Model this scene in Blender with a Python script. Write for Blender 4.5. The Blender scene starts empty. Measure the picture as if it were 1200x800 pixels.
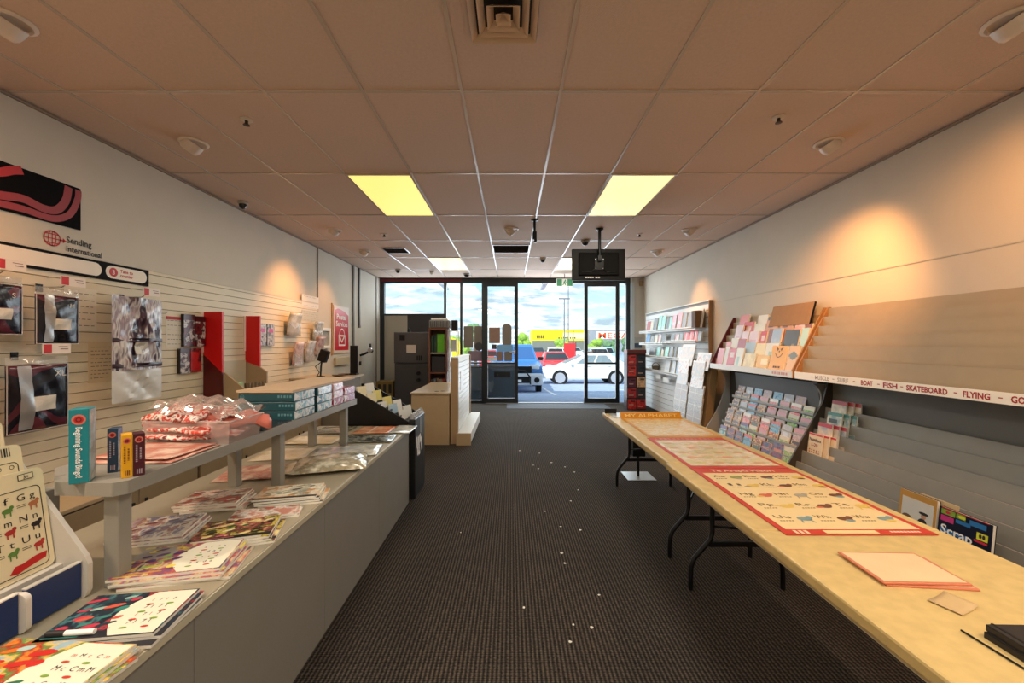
import bpy, bmesh, math, random
from mathutils import Matrix, Vector
random.seed(7)
scene = bpy.context.scene
COL = scene.collection
PI = math.pi
CZ = 1.41            # eye height of the photograph, metres
ROOM_Y0, ROOM_Y1 = -2.2, 9.62
WL, WR, CEIL = -3.08, 3.08, 2.94

# ------------------------------------------------------------------ helpers
def C(r, g=None, b=None):
    if g is None: r, g, b = r
    f = lambda c: (c/12.92 if c <= .04045 else ((c+.055)/1.055)**2.4)
    return (f(r/255), f(g/255), f(b/255), 1)

MATS = {}
def mat(name, rgb, rough=.6, metal=0, var=0, vscale=20, bump=0, bscale=60, emit=0, spec=.5, alpha=1, trans=0):
    if name in MATS: return MATS[name]
    m = bpy.data.materials.new(name); m.use_nodes = True
    nt = m.node_tree; b = nt.nodes['Principled BSDF']
    col = C(rgb)
    b.inputs['Base Color'].default_value = col
    b.inputs['Roughness'].default_value = rough
    b.inputs['Metallic'].default_value = metal
    b.inputs['Specular IOR Level'].default_value = spec
    b.inputs['Alpha'].default_value = alpha
    b.inputs['Transmission Weight'].default_value = trans
    if emit:
        b.inputs['Emission Color'].default_value = col
        b.inputs['Emission Strength'].default_value = emit
    if var or bump:
        tc = nt.nodes.new('ShaderNodeTexCoord')
        n = nt.nodes.new('ShaderNodeTexNoise'); n.inputs['Scale'].default_value = vscale; n.inputs['Detail'].default_value = 4
        nt.links.new(tc.outputs['Object'], n.inputs['Vector'])
        if var:
            r = nt.nodes.new('ShaderNodeMapRange')
            r.inputs[1].default_value = .25; r.inputs[2].default_value = .75
            r.inputs[3].default_value = 1-var; r.inputs[4].default_value = 1+var
            nt.links.new(n.outputs['Fac'], r.inputs[0])
            mx = nt.nodes.new('ShaderNodeVectorMath'); mx.operation = 'SCALE'
            mx.inputs[0].default_value = col[:3]
            nt.links.new(r.outputs[0], mx.inputs['Scale'])
            nt.links.new(mx.outputs[0], b.inputs['Base Color'])
        if bump:
            n2 = nt.nodes.new('ShaderNodeTexNoise'); n2.inputs['Scale'].default_value = bscale; n2.inputs['Detail'].default_value = 3
            nt.links.new(tc.outputs['Object'], n2.inputs['Vector'])
            bp = nt.nodes.new('ShaderNodeBump'); bp.inputs['Strength'].default_value = bump; bp.inputs['Distance'].default_value = .01
            nt.links.new(n2.outputs['Fac'], bp.inputs['Height']); nt.links.new(bp.outputs[0], b.inputs['Normal'])
    MATS[name] = m
    return m

def math_node(nt, op, a, b=None):
    n = nt.nodes.new('ShaderNodeMath'); n.operation = op
    for i, v in enumerate((a, b)):
        if v is None: continue
        if isinstance(v, (int, float)): n.inputs[i].default_value = v
        else: nt.links.new(v, n.inputs[i])
    return n.outputs[0]

def printed(name, cols, scale=14, rects=(), up='Z', rough=.35, gloss=.5, stretch=(1, 1, 1), seed=1.0, interp='LINEAR', detail=4.5):
    """printed cover: colour blobs from noise, plus flat bands/panels placed on the cover (generated coordinates).
    rects: (x0,x1,v0,v1,(r,g,b))"""
    if name in MATS: return MATS[name]
    m = bpy.data.materials.new(name); m.use_nodes = True
    nt = m.node_tree; b = nt.nodes['Principled BSDF']
    b.inputs['Roughness'].default_value = rough; b.inputs['Specular IOR Level'].default_value = gloss
    tc = nt.nodes.new('ShaderNodeTexCoord'); oi = nt.nodes.new('ShaderNodeObjectInfo')
    mp = nt.nodes.new('ShaderNodeVectorMath'); mp.operation = 'MULTIPLY_ADD'
    mp.inputs[1].default_value = stretch
    nt.links.new(tc.outputs['Object'], mp.inputs[0])
    cx = nt.nodes.new('ShaderNodeCombineXYZ')
    rv = math_node(nt, 'MULTIPLY', oi.outputs['Random'], 37.0*seed)
    for i in range(3): nt.links.new(rv, cx.inputs[i])
    nt.links.new(cx.outputs[0], mp.inputs[2])
    n = nt.nodes.new('ShaderNodeTexNoise'); n.inputs['Scale'].default_value = scale; n.inputs['Detail'].default_value = detail; n.inputs['Roughness'].default_value = .6
    nt.links.new(mp.outputs[0], n.inputs['Vector'])
    cr = nt.nodes.new('ShaderNodeValToRGB'); cr.color_ramp.interpolation = interp
    els = cr.color_ramp.elements
    while len(els) < len(cols): els.new(.5)
    k = len(cols)
    for i, c in enumerate(cols):
        els[i].position = 0 if i == 0 else .33+.34*(i-.5)/(k-1)
        els[i].color = C(c)
    nt.links.new(n.outputs['Fac'], cr.inputs['Fac'])
    out = cr.outputs['Color']
    if rects:
        sp = nt.nodes.new('ShaderNodeSeparateXYZ'); nt.links.new(tc.outputs['Generated'], sp.inputs[0])
        X = sp.outputs['X']; V = sp.outputs[up]
        for (x0, x1, v0, v1, c) in rects:
            f = math_node(nt, 'MULTIPLY', math_node(nt, 'MULTIPLY', math_node(nt, 'GREATER_THAN', X, x0), math_node(nt, 'LESS_THAN', X, x1)),
                          math_node(nt, 'MULTIPLY', math_node(nt, 'GREATER_THAN', V, v0), math_node(nt, 'LESS_THAN', V, v1)))
            mx = nt.nodes.new('ShaderNodeMix'); mx.data_type = 'RGBA'
            nt.links.new(f, mx.inputs[0]); nt.links.new(out, mx.inputs[6]); mx.inputs[7].default_value = C(c)
            out = mx.outputs[2]
    nt.links.new(out, b.inputs['Base Color'])
    MATS[name] = m
    return m

TEXTS = {}
def text_geo(s, bold=False):
    key = (s, bold)
    if key in TEXTS: return TEXTS[key]
    cu = bpy.data.curves.new('txt', 'FONT'); cu.body = s; cu.size = 1; cu.resolution_u = 2
    if bold: cu.offset = .018 if bold is True else bold
    o = bpy.data.objects.new('txt', cu); COL.objects.link(o)
    dg = bpy.context.evaluated_depsgraph_get(); dg.update()
    me = bpy.data.meshes.new_from_object(o.evaluated_get(dg))
    vs = [v.co.copy() for v in me.vertices]; fs = [tuple(p.vertices) for p in me.polygons]
    bpy.data.objects.remove(o); bpy.data.meshes.remove(me); bpy.data.curves.remove(cu)
    x0 = min(v.x for v in vs); x1 = max(v.x for v in vs)
    vs = [Vector((v.x-x0, v.y, 0)) for v in vs]
    TEXTS[key] = (vs, fs, x1-x0)
    return TEXTS[key]

class MB:
    def __init__(s): s.v = []; s.f = []; s.m = []
    def add(s, vs, fs, m=0):
        k = len(s.v); s.v += [Vector(v) for v in vs]
        for f in fs: s.f.append(tuple(i+k for i in f)); s.m.append(m)
        return s
    def box(s, x0, x1, y0, y1, z0, z1, m=0):
        v = [(x, y, z) for x in (x0, x1) for y in (y0, y1) for z in (z0, z1)]
        return s.add(v, [(0, 1, 3, 2), (4, 6, 7, 5), (0, 4, 5, 1), (2, 3, 7, 6), (0, 2, 6, 4), (1, 5, 7, 3)], m)
    def obox(s, c, size, R=None, m=0):
        a, b, d = [q/2 for q in size]; R = R or Matrix.Identity(3); c = Vector(c)
        v = [c + R @ Vector((x, y, z)) for x in (-a, a) for y in (-b, b) for z in (-d, d)]
        return s.add(v, [(0, 1, 3, 2), (4, 6, 7, 5), (0, 4, 5, 1), (2, 3, 7, 6), (0, 2, 6, 4), (1, 5, 7, 3)], m)
    def poly(s, pts, m=0): return s.add(pts, [tuple(range(len(pts)))], m)
    def prism(s, pts, vec, m=0, mcap=None):
        n = len(pts); vec = Vector(vec)
        v = [Vector(p) for p in pts] + [Vector(p)+vec for p in pts]
        s.add(v, [(i, (i+1) % n, n+(i+1) % n, n+i) for i in range(n)], m)
        mc = m if mcap is None else mcap
        s.add(v, [tuple(range(n-1, -1, -1)), tuple(range(n, 2*n))], mc)
        return s
    def cyl(s, p0, p1, r0, r1=None, n=14, m=0, cap=True):
        p0, p1 = Vector(p0), Vector(p1); r1 = r0 if r1 is None else r1
        d = (p1-p0).normalized(); a = d.orthogonal().normalized(); b = d.cross(a)
        v = []
        for p, r in ((p0, r0), (p1, r1)):
            for i in range(n):
                t = 2*PI*i/n; v.append(p+(a*math.cos(t)+b*math.sin(t))*r)
        f = [(i, (i+1) % n, n+(i+1) % n, n+i) for i in range(n)]
        if cap: f += [tuple(range(n-1, -1, -1)), tuple(range(n, 2*n))]
        return s.add(v, f, m)
    def tube(s, pts, r, n=8, m=0):
        pts = [Vector(p) for p in pts]; rings = []; a = None
        for i, p in enumerate(pts):
            d = (pts[min(i+1, len(pts)-1)]-pts[max(i-1, 0)]).normalized()
            if a is None: a = d.orthogonal().normalized()
            a = (a-d*a.dot(d)).normalized(); b = d.cross(a)
            rings += [p+(a*math.cos(2*PI*k/n)+b*math.sin(2*PI*k/n))*r for k in range(n)]
        f = []
        for i in range(len(pts)-1):
            for k in range(n): f.append((i*n+k, i*n+(k+1) % n, (i+1)*n+(k+1) % n, (i+1)*n+k))
        L = (len(pts)-1)*n
        f += [tuple(range(n-1, -1, -1)), tuple(range(L, L+n))]
        return s.add(rings, f, m)
    def lathe(s, prof, c=(0, 0, 0), R=None, n=20, m=0):
        R = R or Matrix.Identity(3); c = Vector(c); v = []
        for (r, z) in prof:
            for k in range(n): v.append(c + R @ Vector((r*math.cos(2*PI*k/n), r*math.sin(2*PI*k/n), z)))
        f = []
        for i in range(len(prof)-1):
            for k in range(n): f.append((i*n+k, i*n+(k+1) % n, (i+1)*n+(k+1) % n, (i+1)*n+k))
        if prof[0][0] > 1e-4: f.append(tuple(range(n-1, -1, -1)))
        if prof[-1][0] > 1e-4: f.append(tuple(range((len(prof)-1)*n, len(prof)*n)))
        return s.add(v, f, m)
    def disc(s, c, U, V, ru, rv=None, n=16, m=0):
        rv = ru if rv is None else rv; c = Vector(c); U = Vector(U); V = Vector(V)
        return s.poly([c+U*ru*math.cos(2*PI*k/n)+V*rv*math.sin(2*PI*k/n) for k in range(n)], m)
    def ring(s, c, U, V, ru, rv, w, n=24, m=0, a0=0, a1=2*PI):
        c = Vector(c); U = Vector(U); V = Vector(V); v = []
        for k in range(n+1):
            t = a0+(a1-a0)*k/n
            for q in (0, w): v.append(c+U*(ru-q)*math.cos(t)+V*(rv-q)*math.sin(t))
        return s.add(v, [(2*k, 2*k+1, 2*k+3, 2*k+2) for k in range(n)], m)
    def rrect(s, c, U, V, hw, hh, r, m=0, n=5):
        c = Vector(c); U = Vector(U); V = Vector(V); p = []
        for sx, sy, a in ((1, 1, 0), (-1, 1, 90), (-1, -1, 180), (1, -1, 270)):
            for k in range(n+1):
                t = math.radians(a+90*k/n)
                p.append(c+U*(sx*(hw-r)+r*math.cos(t))+V*(sy*(hh-r)+r*math.sin(t)))
        return s.poly(p, m)
    def ribbon(s, pts, w, U, V, o, m=0):
        """flat band along 2-D points in the U,V plane"""
        U = Vector(U); V = Vector(V); o = Vector(o); P = [Vector(p) for p in pts]; v = []
        for i, p in enumerate(P):
            d = (P[min(i+1, len(P)-1)]-P[max(i-1, 0)]).normalized(); nrm = Vector((-d.y, d.x))
            for q in (w/2, -w/2): z = p+nrm*q; v.append(o+U*z.x+V*z.y)
        return s.add(v, [(2*i, 2*i+1, 2*i+3, 2*i+2) for i in range(len(P)-1)], m)
    def text(s, txt, o, U, V, size, m=0, align='l', bold=False, width=None):
        vs, fs, w = text_geo(txt, bold); U = Vector(U); V = Vector(V); o = Vector(o)
        sx = size if width is None else width/w
        off = 0 if align == 'l' else (-w*sx/2 if align == 'c' else -w*sx)
        return s.add([o+U*(v.x*sx+off)+V*(v.y*size) for v in vs], fs, m)
    def grid(s, fn, nu, nv, m=0):
        v = [fn(i/nu, j/nv) for j in range(nv+1) for i in range(nu+1)]; n = nu+1
        return s.add(v, [(j*n+i, j*n+i+1, (j+1)*n+i+1, (j+1)*n+i) for j in range(nv) for i in range(nu)], m)
    def mesh(s, name, mats):
        me = bpy.data.meshes.new(name); me.from_pydata([tuple(v) for v in s.v], [], s.f)
        for mm in mats: me.materials.append(mm)
        for p, k in zip(me.polygons, s.m): p.material_index = k
        return me
    def build(s, name, mats, parent=None, local=False, smooth=False, bevel=0, sub=0, solid=0, loc=None, rot=None):
        if not isinstance(mats, (list, tuple)): mats = [mats]
        off = Vector((0, 0, 0)); 
        if parent is not None:
            if not local: off = Vector(parent['_l'])
        elif not local:
            xs = [v.x for v in s.v]; ys = [v.y for v in s.v]; zs = [v.z for v in s.v]
            off = Vector(((min(xs)+max(xs))/2, (min(ys)+max(ys))/2, min(zs)))
        if off.length: s.v = [v-off for v in s.v]
        me = s.mesh(name, mats)
        o = bpy.data.objects.new(name, me); COL.objects.link(o)
        bm = bmesh.new(); bm.from_mesh(me)
        bmesh.ops.recalc_face_normals(bm, faces=bm.faces); bm.to_mesh(me); bm.free()
        if parent is not None: o.parent = parent
        elif not local: o.location = off
        if loc is not None: o.location = loc
        if rot is not None: o.rotation_euler = rot
        o['_l'] = tuple(off) if not local else tuple(o.location)
        if smooth:
            for p in me.polygons: p.use_smooth = True
            me.set_sharp_from_angle(angle=math.radians(38))
        if bevel:
            b = o.modifiers.new('b', 'BEVEL'); b.width = bevel; b.segments = 2; b.limit_method = 'ANGLE'; b.angle_limit = math.radians(40)
        if solid:
            b = o.modifiers.new('s', 'SOLIDIFY'); b.thickness = solid
        if sub:
            b = o.modifiers.new('u', 'SUBSURF'); b.levels = sub; b.render_levels = sub
        return o

def tag(o, label, cat, group=None, kind=None):
    o['label'] = label; o['category'] = cat
    if group: o['group'] = group
    if kind: o['kind'] = kind
    return o
def thing(name, label, cat, loc=(0, 0, 0), rz=0, group=None):
    o = bpy.data.objects.new(name, None); o.empty_display_size = .1; COL.objects.link(o)
    o.location = loc; o.rotation_euler = (0, 0, rz); o['_l'] = tuple(loc)
    return tag(o, label, cat, group)
def struct(name, mb, mats, parent=None, **k):
    o = mb.build(name, mats, parent, **k)
    if parent is None: o['kind'] = 'structure'
    return o
ORD = ['first', 'second', 'third', 'fourth', 'fifth', 'sixth', 'seventh', 'eighth', 'ninth', 'tenth', 'eleventh', 'twelfth', 'thirteenth', 'fourteenth', 'fifteenth']
XP, YP, ZP = Vector((1, 0, 0)), Vector((0, 1, 0)), Vector((0, 0, 1))

# ------------------------------------------------------------------ common materials
M_wall = mat('wall_paint', (206, 198, 184), .75, var=.03, vscale=3)
M_wallcool = mat('wall_paint_front', (196, 192, 182), .75, var=.03, vscale=3)
M_white = mat('white_laminate', (225, 223, 216), .45)
M_white2 = mat('white_metal', (232, 232, 228), .4)
M_black = mat('black_plastic', (17, 17, 18), .5, spec=.3)
M_blackm = mat('black_metal', (18, 18, 19), .35, metal=.3)
M_alu = mat('dark_aluminium', (52, 55, 58), .35, metal=.6)
M_paper = mat('paper_edges', (232, 226, 212), .7)
M_red = mat('signal_red', (214, 8, 8), .45)
M_maroon = mat('dark_maroon', (84, 6, 8), .4)
M_grey = mat('grey_laminate', (122, 118, 110), .5, var=.04, vscale=8)
M_riser = mat('shelf_grey', (142, 138, 128), .45, var=.03, vscale=8)
M_chrome = mat('chrome', (200, 200, 200), .2, metal=1)
M_kraft = mat('kraft_board', (158, 122, 84), .75, var=.06, vscale=12)
M_tan = mat('tan_laminate', (176, 152, 118), .5, var=.04, vscale=6)
M_brown = mat('brown_board', (112, 92, 70), .6, var=.08, vscale=6)
M_ink = mat('black_ink', (28, 26, 26), .6)
M_inkred = mat('red_ink', (190, 24, 24), .5)
M_inkwhite = mat('white_ink', (240, 238, 234), .5)
M_glassd = mat('dark_glass', (24, 32, 40), .08)
# ------------------------------------------------------------------ see-through materials
def clear(name, tint=(1, 1, 1), gloss=.08, rough=.05, density=None):
    m = bpy.data.materials.new(name); m.use_nodes = True; nt = m.node_tree; nt.nodes.clear()
    o = nt.nodes.new('ShaderNodeOutputMaterial'); t = nt.nodes.new('ShaderNodeBsdfTransparent'); g = nt.nodes.new('ShaderNodeBsdfGlossy')
    t.inputs[0].default_value = (*tint, 1); g.inputs['Roughness'].default_value = rough
    mx = nt.nodes.new('ShaderNodeMixShader'); mx.inputs[0].default_value = gloss
    nt.links.new(t.outputs[0], mx.inputs[1]); nt.links.new(g.outputs[0], mx.inputs[2])
    last = mx
    if density:
        d = nt.nodes.new('ShaderNodeBsdfDiffuse'); d.inputs[0].default_value = C(density[1])
        m2 = nt.nodes.new('ShaderNodeMixShader'); m2.inputs[0].default_value = density[0]
        nt.links.new(mx.outputs[0], m2.inputs[1]); nt.links.new(d.outputs[0], m2.inputs[2]); last = m2
    nt.links.new(last.outputs[0], o.inputs[0])
    return m
M_glass = clear('window_glass', (.97, .99, .99), .035, .02)
M_plastic = clear('clear_plastic', (.95, .95, .95), .16, .12, (.22, (225, 222, 216)))
M_bin = clear('frosted_plastic', (.95, .9, .88), .12, .2, (.3, (236, 214, 206)))

# ------------------------------------------------------------------ room shell
def carpet():
    m = bpy.data.materials.new('ribbed_carpet'); m.use_nodes = True; nt = m.node_tree; b = nt.nodes['Principled BSDF']
    b.inputs['Roughness'].default_value = .95; b.inputs['Specular IOR Level'].default_value = .15
    tc = nt.nodes.new('ShaderNodeTexCoord'); sp = nt.nodes.new('ShaderNodeSeparateXYZ'); nt.links.new(tc.outputs['Object'], sp.inputs[0])
    nz = nt.nodes.new('ShaderNodeTexNoise'); nz.inputs['Scale'].default_value = 90; nz.inputs['Detail'].default_value = 2
    nt.links.new(tc.outputs['Object'], nz.inputs['Vector'])
    big = nt.nodes.new('ShaderNodeTexNoise'); big.inputs['Scale'].default_value = 1.6; nt.links.new(tc.outputs['Object'], big.inputs['Vector'])
    wob = math_node(nt, 'MULTIPLY', math_node(nt, 'SUBTRACT', nz.outputs['Fac'], .5), 1.6)
    s = math_node(nt, 'SINE', math_node(nt, 'ADD', math_node(nt, 'MULTIPLY', sp.outputs['X'], 2*PI/.019), wob))
    s2 = math_node(nt, 'SINE', math_node(nt, 'ADD', math_node(nt, 'MULTIPLY', sp.outputs['Y'], 2*PI/.011), math_node(nt, 'MULTIPLY', wob, 2)))
    rib = math_node(nt, 'ADD', math_node(nt, 'MULTIPLY', s, .5), math_node(nt, 'MULTIPLY', s2, .22))
    rib = math_node(nt, 'ADD', rib, math_node(nt, 'MULTIPLY', math_node(nt, 'SUBTRACT', nz.outputs['Fac'], .5), 1.6))
    mr = nt.nodes.new('ShaderNodeMapRange'); nt.links.new(rib, mr.inputs[0]); mr.inputs[1].default_value = -.8; mr.inputs[2].default_value = .9
    cr = nt.nodes.new('ShaderNodeValToRGB'); nt.links.new(mr.outputs[0], cr.inputs['Fac'])
    cr.color_ramp.elements[0].color = C(18, 16, 14); cr.color_ramp.elements[1].color = C(98, 88, 76)
    e = cr.color_ramp.elements.new(.45); e.color = C(50, 44, 39)
    mb_ = nt.nodes.new('ShaderNodeVectorMath'); mb_.operation = 'SCALE'; nt.links.new(cr.outputs['Color'], mb_.inputs[0])
    f = math_node(nt, 'ADD', math_node(nt, 'MULTIPLY', big.outputs['Fac'], .5), .75); nt.links.new(f, mb_.inputs['Scale'])
    nt.links.new(mb_.outputs[0], b.inputs['Base Color'])
    bp = nt.nodes.new('ShaderNodeBump'); bp.inputs['Strength'].default_value = .5; bp.inputs['Distance'].default_value = .004
    nt.links.new(rib, bp.inputs['Height']); nt.links.new(bp.outputs[0], b.inputs['Normal'])
    return m
M_carpet = carpet()
struct('floor', MB().box(WL-.1, WR+.1, ROOM_Y0-.1, 9.72, -.1, 0), M_carpet)
M_ceil = mat('ceiling_tile', (216, 190, 172), .85, var=.05, vscale=60, bump=.25, bscale=160)
struct('ceiling', MB().box(WL-.1, WR+.1, ROOM_Y0-.1, 9.75, CEIL, CEIL+.12), M_ceil)
struct('wall_left', MB().box(WL-.12, WL, ROOM_Y0-.1, 9.7, 0, CEIL), M_wall)
struct('wall_right', MB().box(WR, WR+.12, ROOM_Y0-.1, 9.7, 0, CEIL), M_wall)
struct('wall_back', MB().box(WL-.12, WR+.12, ROOM_Y0-.12, ROOM_Y0, 0, CEIL), M_wall)
# pier of wall to the right of the glazing
struct('wall_front', MB().box(2.80, WR, 9.5, 9.74, 0, CEIL), M_wallcool)
# T-bar ceiling grid
g = MB()
gx = [-2.7+.6*i for i in range(10)]
gy = [2.478-1.2*i for i in range(4, 0, -1)] + [2.478+1.197*i for i in range(0, 7)]
for x in gx: g.box(x-.010, x+.010, ROOM_Y0, 9.6, CEIL-.006, CEIL+.002)
for y in gy: g.box(WL, WR, y-.010, y+.010, CEIL-.0055, CEIL+.002)
M_tbar = mat('ceiling_grid_white', (206, 190, 176), .22)
struct('trim_1', g, M_tbar)
# shadow-line cornice
g = MB()
for x0, x1 in ((WL, WL+.02), (WR-.02, WR)): g.box(x0, x1, ROOM_Y0, 9.5, CEIL-.02, CEIL-.006)
struct('trim_2', g, mat('cornice', (150, 132, 116), .6))
# wall joins
g = MB(); g.box(WR-.004, WR, ROOM_Y0, 6.2, 2.02, 2.03)
struct('trim_3', g, mat('wall_join', (196, 187, 172), .7))
g = MB(); g.box(WL, WL+.012, 6.46, 6.49, 1.9, CEIL-.02); g.box(WL, WL+.012, 9.28, 9.32, 0, CEIL-.02)
struct('trim_4', g, mat('wall_seam', (96, 88, 78), .7))
for nm, x0, x1 in (('baseboard_right', WR-.012, WR),): struct(nm, MB().box(x0, x1, ROOM_Y0, 9.5, 0, .08), mat('skirting', (120, 116, 108), .5))

# light panels (two pairs in view; fill lamps are added behind the camera)
M_diff = mat('panel_diffuser', (255, 236, 132), .4, emit=.95)
M_diff2 = mat('panel_diffuser_bright', (255, 241, 176), .4, emit=.98)
def panel(x, y, lab, m=M_diff):
    t = thing('ceiling_light_panel', lab, 'ceiling light', (x, y, CEIL-.01), 0, 'fluorescent ceiling panels')
    f = MB()
    for a in ((-.3, -.28, -.6, .6), (.28, .3, -.6, .6), (-.28, .28, -.6, -.58), (-.28, .28, .58, .6)): f.box(*a, -.004, .012)
    f.build('frame', M_tbar, t, local=True)
    d = MB().box(-.28, .28, -.58, .58, 0, .01)
    d.build('diffuser', m, t, local=True)
panel(-1.2, 3.076+1.197, 'large yellow light panel in the left of the ceiling, nearer pair')
panel(1.2, 3.076+1.197, 'large pale yellow light panel in the right of the ceiling, nearer pair', M_diff2)
panel(-1.2, 3.076+1.197*4, 'small yellow light panel far down the left of the ceiling by the shop front')
panel(1.2, 3.076+1.197*4, 'light panel far down the ceiling partly hidden behind the hanging television', M_diff2)

# ------------------------------------------------------------------ ceiling fittings
M_spot = mat('spot_housing', (228, 214, 202), .4)
M_lamp = mat('spot_lamp_warm', (255, 214, 150), .4, emit=2.2)
M_lampoff = mat('spot_lamp_white', (238, 228, 214), .3)
def downlight(x, y, tox, lit, lab):
    t = thing('ceiling_spotlight', lab, 'spotlight', (x, y, CEIL-.002), 0, 'eyeball spotlights in the ceiling')
    MB().lathe([(.098, 0), (.098, -.006), (.082, -.014), (.074, -.004)]).build('trim_ring', M_spot, t, local=True, smooth=True)
    a = math.radians(38)*(1 if tox > 0 else -1)
    R = Matrix.Rotation(-a, 3, 'Y')
    e = MB().lathe([(.072, .0), (.071, -.03), (.064, -.06), (.052, -.075), (.044, -.06)], (0, 0, 0), R)
    e.build('eyeball', M_spot, t, local=True, smooth=True)
    MB().lathe([(.0001, -.058), (.045, -.058), (.045, -.062), (.0001, -.064)], (0, 0, 0), R).build('lamp', M_lamp if lit else M_lampoff, t, local=True)
for x, y, lit, lab in (
    (-2.38, 1.93, 0, 'round spotlight at the top left corner of the view'),
    (-2.42, 3.11, 0, 'round spotlight above the red and black wall artwork'),
    (-2.38, 5.5, 1, 'spotlight in the left ceiling lighting the slat wall'),
    (-2.43, 6.77, 1, 'spotlight in the left ceiling, the one nearest the shop front'),
    (2.36, 1.93, 1, 'round spotlight at the top right corner of the view'),
    (2.42, 3.11, 1, 'round spotlight throwing an orange glow on the right wall'),
    (2.40, 5.5, 0, 'spotlight in the right ceiling beyond the large light panel'),
    (2.42, 6.77, 1, 'spotlight in the right ceiling glowing above the white card shelves'),
    (0.0, 5.46, 0, 'small square spotlight in the middle of the ceiling by the return grille')):
    downlight(x, y, x, lit, lab)
def sprinkler(x, y, lab):
    t = thing('ceiling_sprinkler', lab, 'sprinkler', (x, y, CEIL-.001), 0, 'sprinklers in the ceiling')
    MB().lathe([(.04, 0), (.04, -.004), (.026, -.009)]).build('rose', M_spot, t, local=True, smooth=True)
    MB().cyl((0, 0, -.006), (0, 0, -.035), .011).lathe([(.02, -.035), (.022, -.039), (.001, -.041)]).build('head', mat('sprinkler_metal', (70, 60, 54), .35, metal=.7), t, local=True)
for x, y, l in ((-1.81, 2.79, 'small sprinkler in the left ceiling nearest the camera'), (1.81, 2.76, 'dark sprinkler in the right ceiling nearest the camera'),
                (-1.78, 5.72, 'small sprinkler in the left ceiling beyond the yellow panel'), (1.80, 5.72, 'small sprinkler in the right ceiling beyond the hanging television')):
    sprinkler(x, y, l)
def dome(x, y, lab, name='smoke_detector', r=.055, dark=True, cat='detector'):
    t = thing(name, lab, cat, (x, y, CEIL-.001), 0)
    MB().lathe([(r, 0), (r, -.018), (r*.8, -.03)]).build('base', mat('detector_base', (176, 166, 154), .5), t, local=True, smooth=True)
    MB().lathe([(r*.78, -.028), (r*.74, -.05), (r*.5, -.072), (.0001, -.082)]).build('dome', mat('smoked_dome', (20, 18, 18), .12) if dark else mat('detector_cap', (200, 194, 184), .4), t, local=True, smooth=True)
dome(-2.90, 4.41, 'small dome camera on the ceiling against the left wall', 'ceiling_camera', .05, True, 'security camera')
dome(-.98, 8.98, 'black dome camera in the ceiling before the far left light panel', 'ceiling_camera', .075, True, 'security camera')
dome(1.10, 6.06, 'dark dome camera beside the television pole', 'ceiling_camera', .065, True, 'security camera')
dome(-2.35, 8.46, 'round detector in the far left corner of the ceiling')
dome(.57, 7.35, 'round detector in the middle of the far ceiling above the open door')
dome(-1.68, 8.65, 'pale flat detector in the ceiling left of the far dome camera', r=.05, dark=False)
# four-way air diffuser
t = thing('air_diffuser', 'square four way air diffuser in the ceiling at the top of the view', 'air vent', (-.036, 1.88, CEIL))
w = .185
f = MB()
for s in (-1, 1):
    f.box(min(s*w, s*(w-.022)), max(s*w, s*(w-.022)), -w, w, -.012, 0)
    f.box(-w+.022, w-.022, min(s*w, s*(w-.022)), max(s*w, s*(w-.022)), -.012, 0)
M_diffm = mat('diffuser_metal', (214, 186, 160), .45)
f.build('frame', M_diffm, t, local=True)
MB().box(-w+.02, w-.02, -w+.02, w-.02, -.0045, -.0005).build('duct', mat('duct_dark', (34, 26, 20), .8), t, local=True)
for k, q in enumerate((.160, .117, .074, .034)):
    v = MB(); i = q-.03
    zt, zb = -.008, -.03-.004*k
    o4 = [(-q, -q), (q, -q), (q, q), (-q, q)]; i4 = [(-i, -i), (i, -i), (i, i), (-i, i)]
    for a in range(4):
        b_ = (a+1) % 4
        v.poly([(*o4[a], zb), (*o4[b_], zb), (*i4[b_], zt), (*i4[a], zt)])
    v.build('louvre', M_diffm, t, local=True, solid=.002)
def grille(name, x, y, w, d, lab, n, alongx=True):
    t = thing(name, lab, 'air vent', (x, y, CEIL-.002))
    f = MB()
    for s in (-1, 1):
        f.box(min(s*w, s*(w-.02)), max(s*w, s*(w-.02)), -d, d, -.01, .002)
        f.box(-w+.02, w-.02, min(s*d, s*(d-.02)), max(s*d, s*(d-.02)), -.01, .002)
    f.build('frame', M_tbar, t, local=True)
    MB().box(-w+.02, w-.02, -d+.02, d-.02, -.002, 0).build('duct', MATS['duct_dark'], t, local=True)
    s = MB()
    for k in range(n):
        yy = -d+.03+(2*d-.06)*k/(n-1); s.obox((0, yy, -.005), (2*w-.04, .012, .0015), Matrix.Rotation(.6, 3, 'X'))
    s.build('slats', mat('grille_slat', (92, 86, 82), .5), t, local=True)
grille('return_grille', .0, 6.6, .3, .28, 'dark rectangular return air grille in the middle of the far ceiling', 14)
grille('linear_vent', -1.9, 6.72, .2, .2, 'slatted air vent in the left ceiling beside the spotlight', 8)
grille('linear_vent', 1.62, 6.9, .2, .2, 'slatted air vent in the right ceiling behind the television', 8)
# hanging black cable/projector bracket
t = thing('ceiling_bracket', 'black projector bracket hanging from the ceiling beside a grid line', 'bracket', (.29, 5.05, CEIL-.001))
MB().lathe([(.045, 0), (.045, -.012), (.02, -.02)]).build('plate', M_blackm, t, local=True)
MB().cyl((0, 0, -.015), (0, 0, -.17), .016).build('pole', M_blackm, t, local=True)
MB().obox((.0, 0, -.20), (.05, .06, .10)).obox((.01, 0, -.265), (.035, .05, .04)).build('clamp', M_blackm, t, local=True, bevel=.006)

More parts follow.
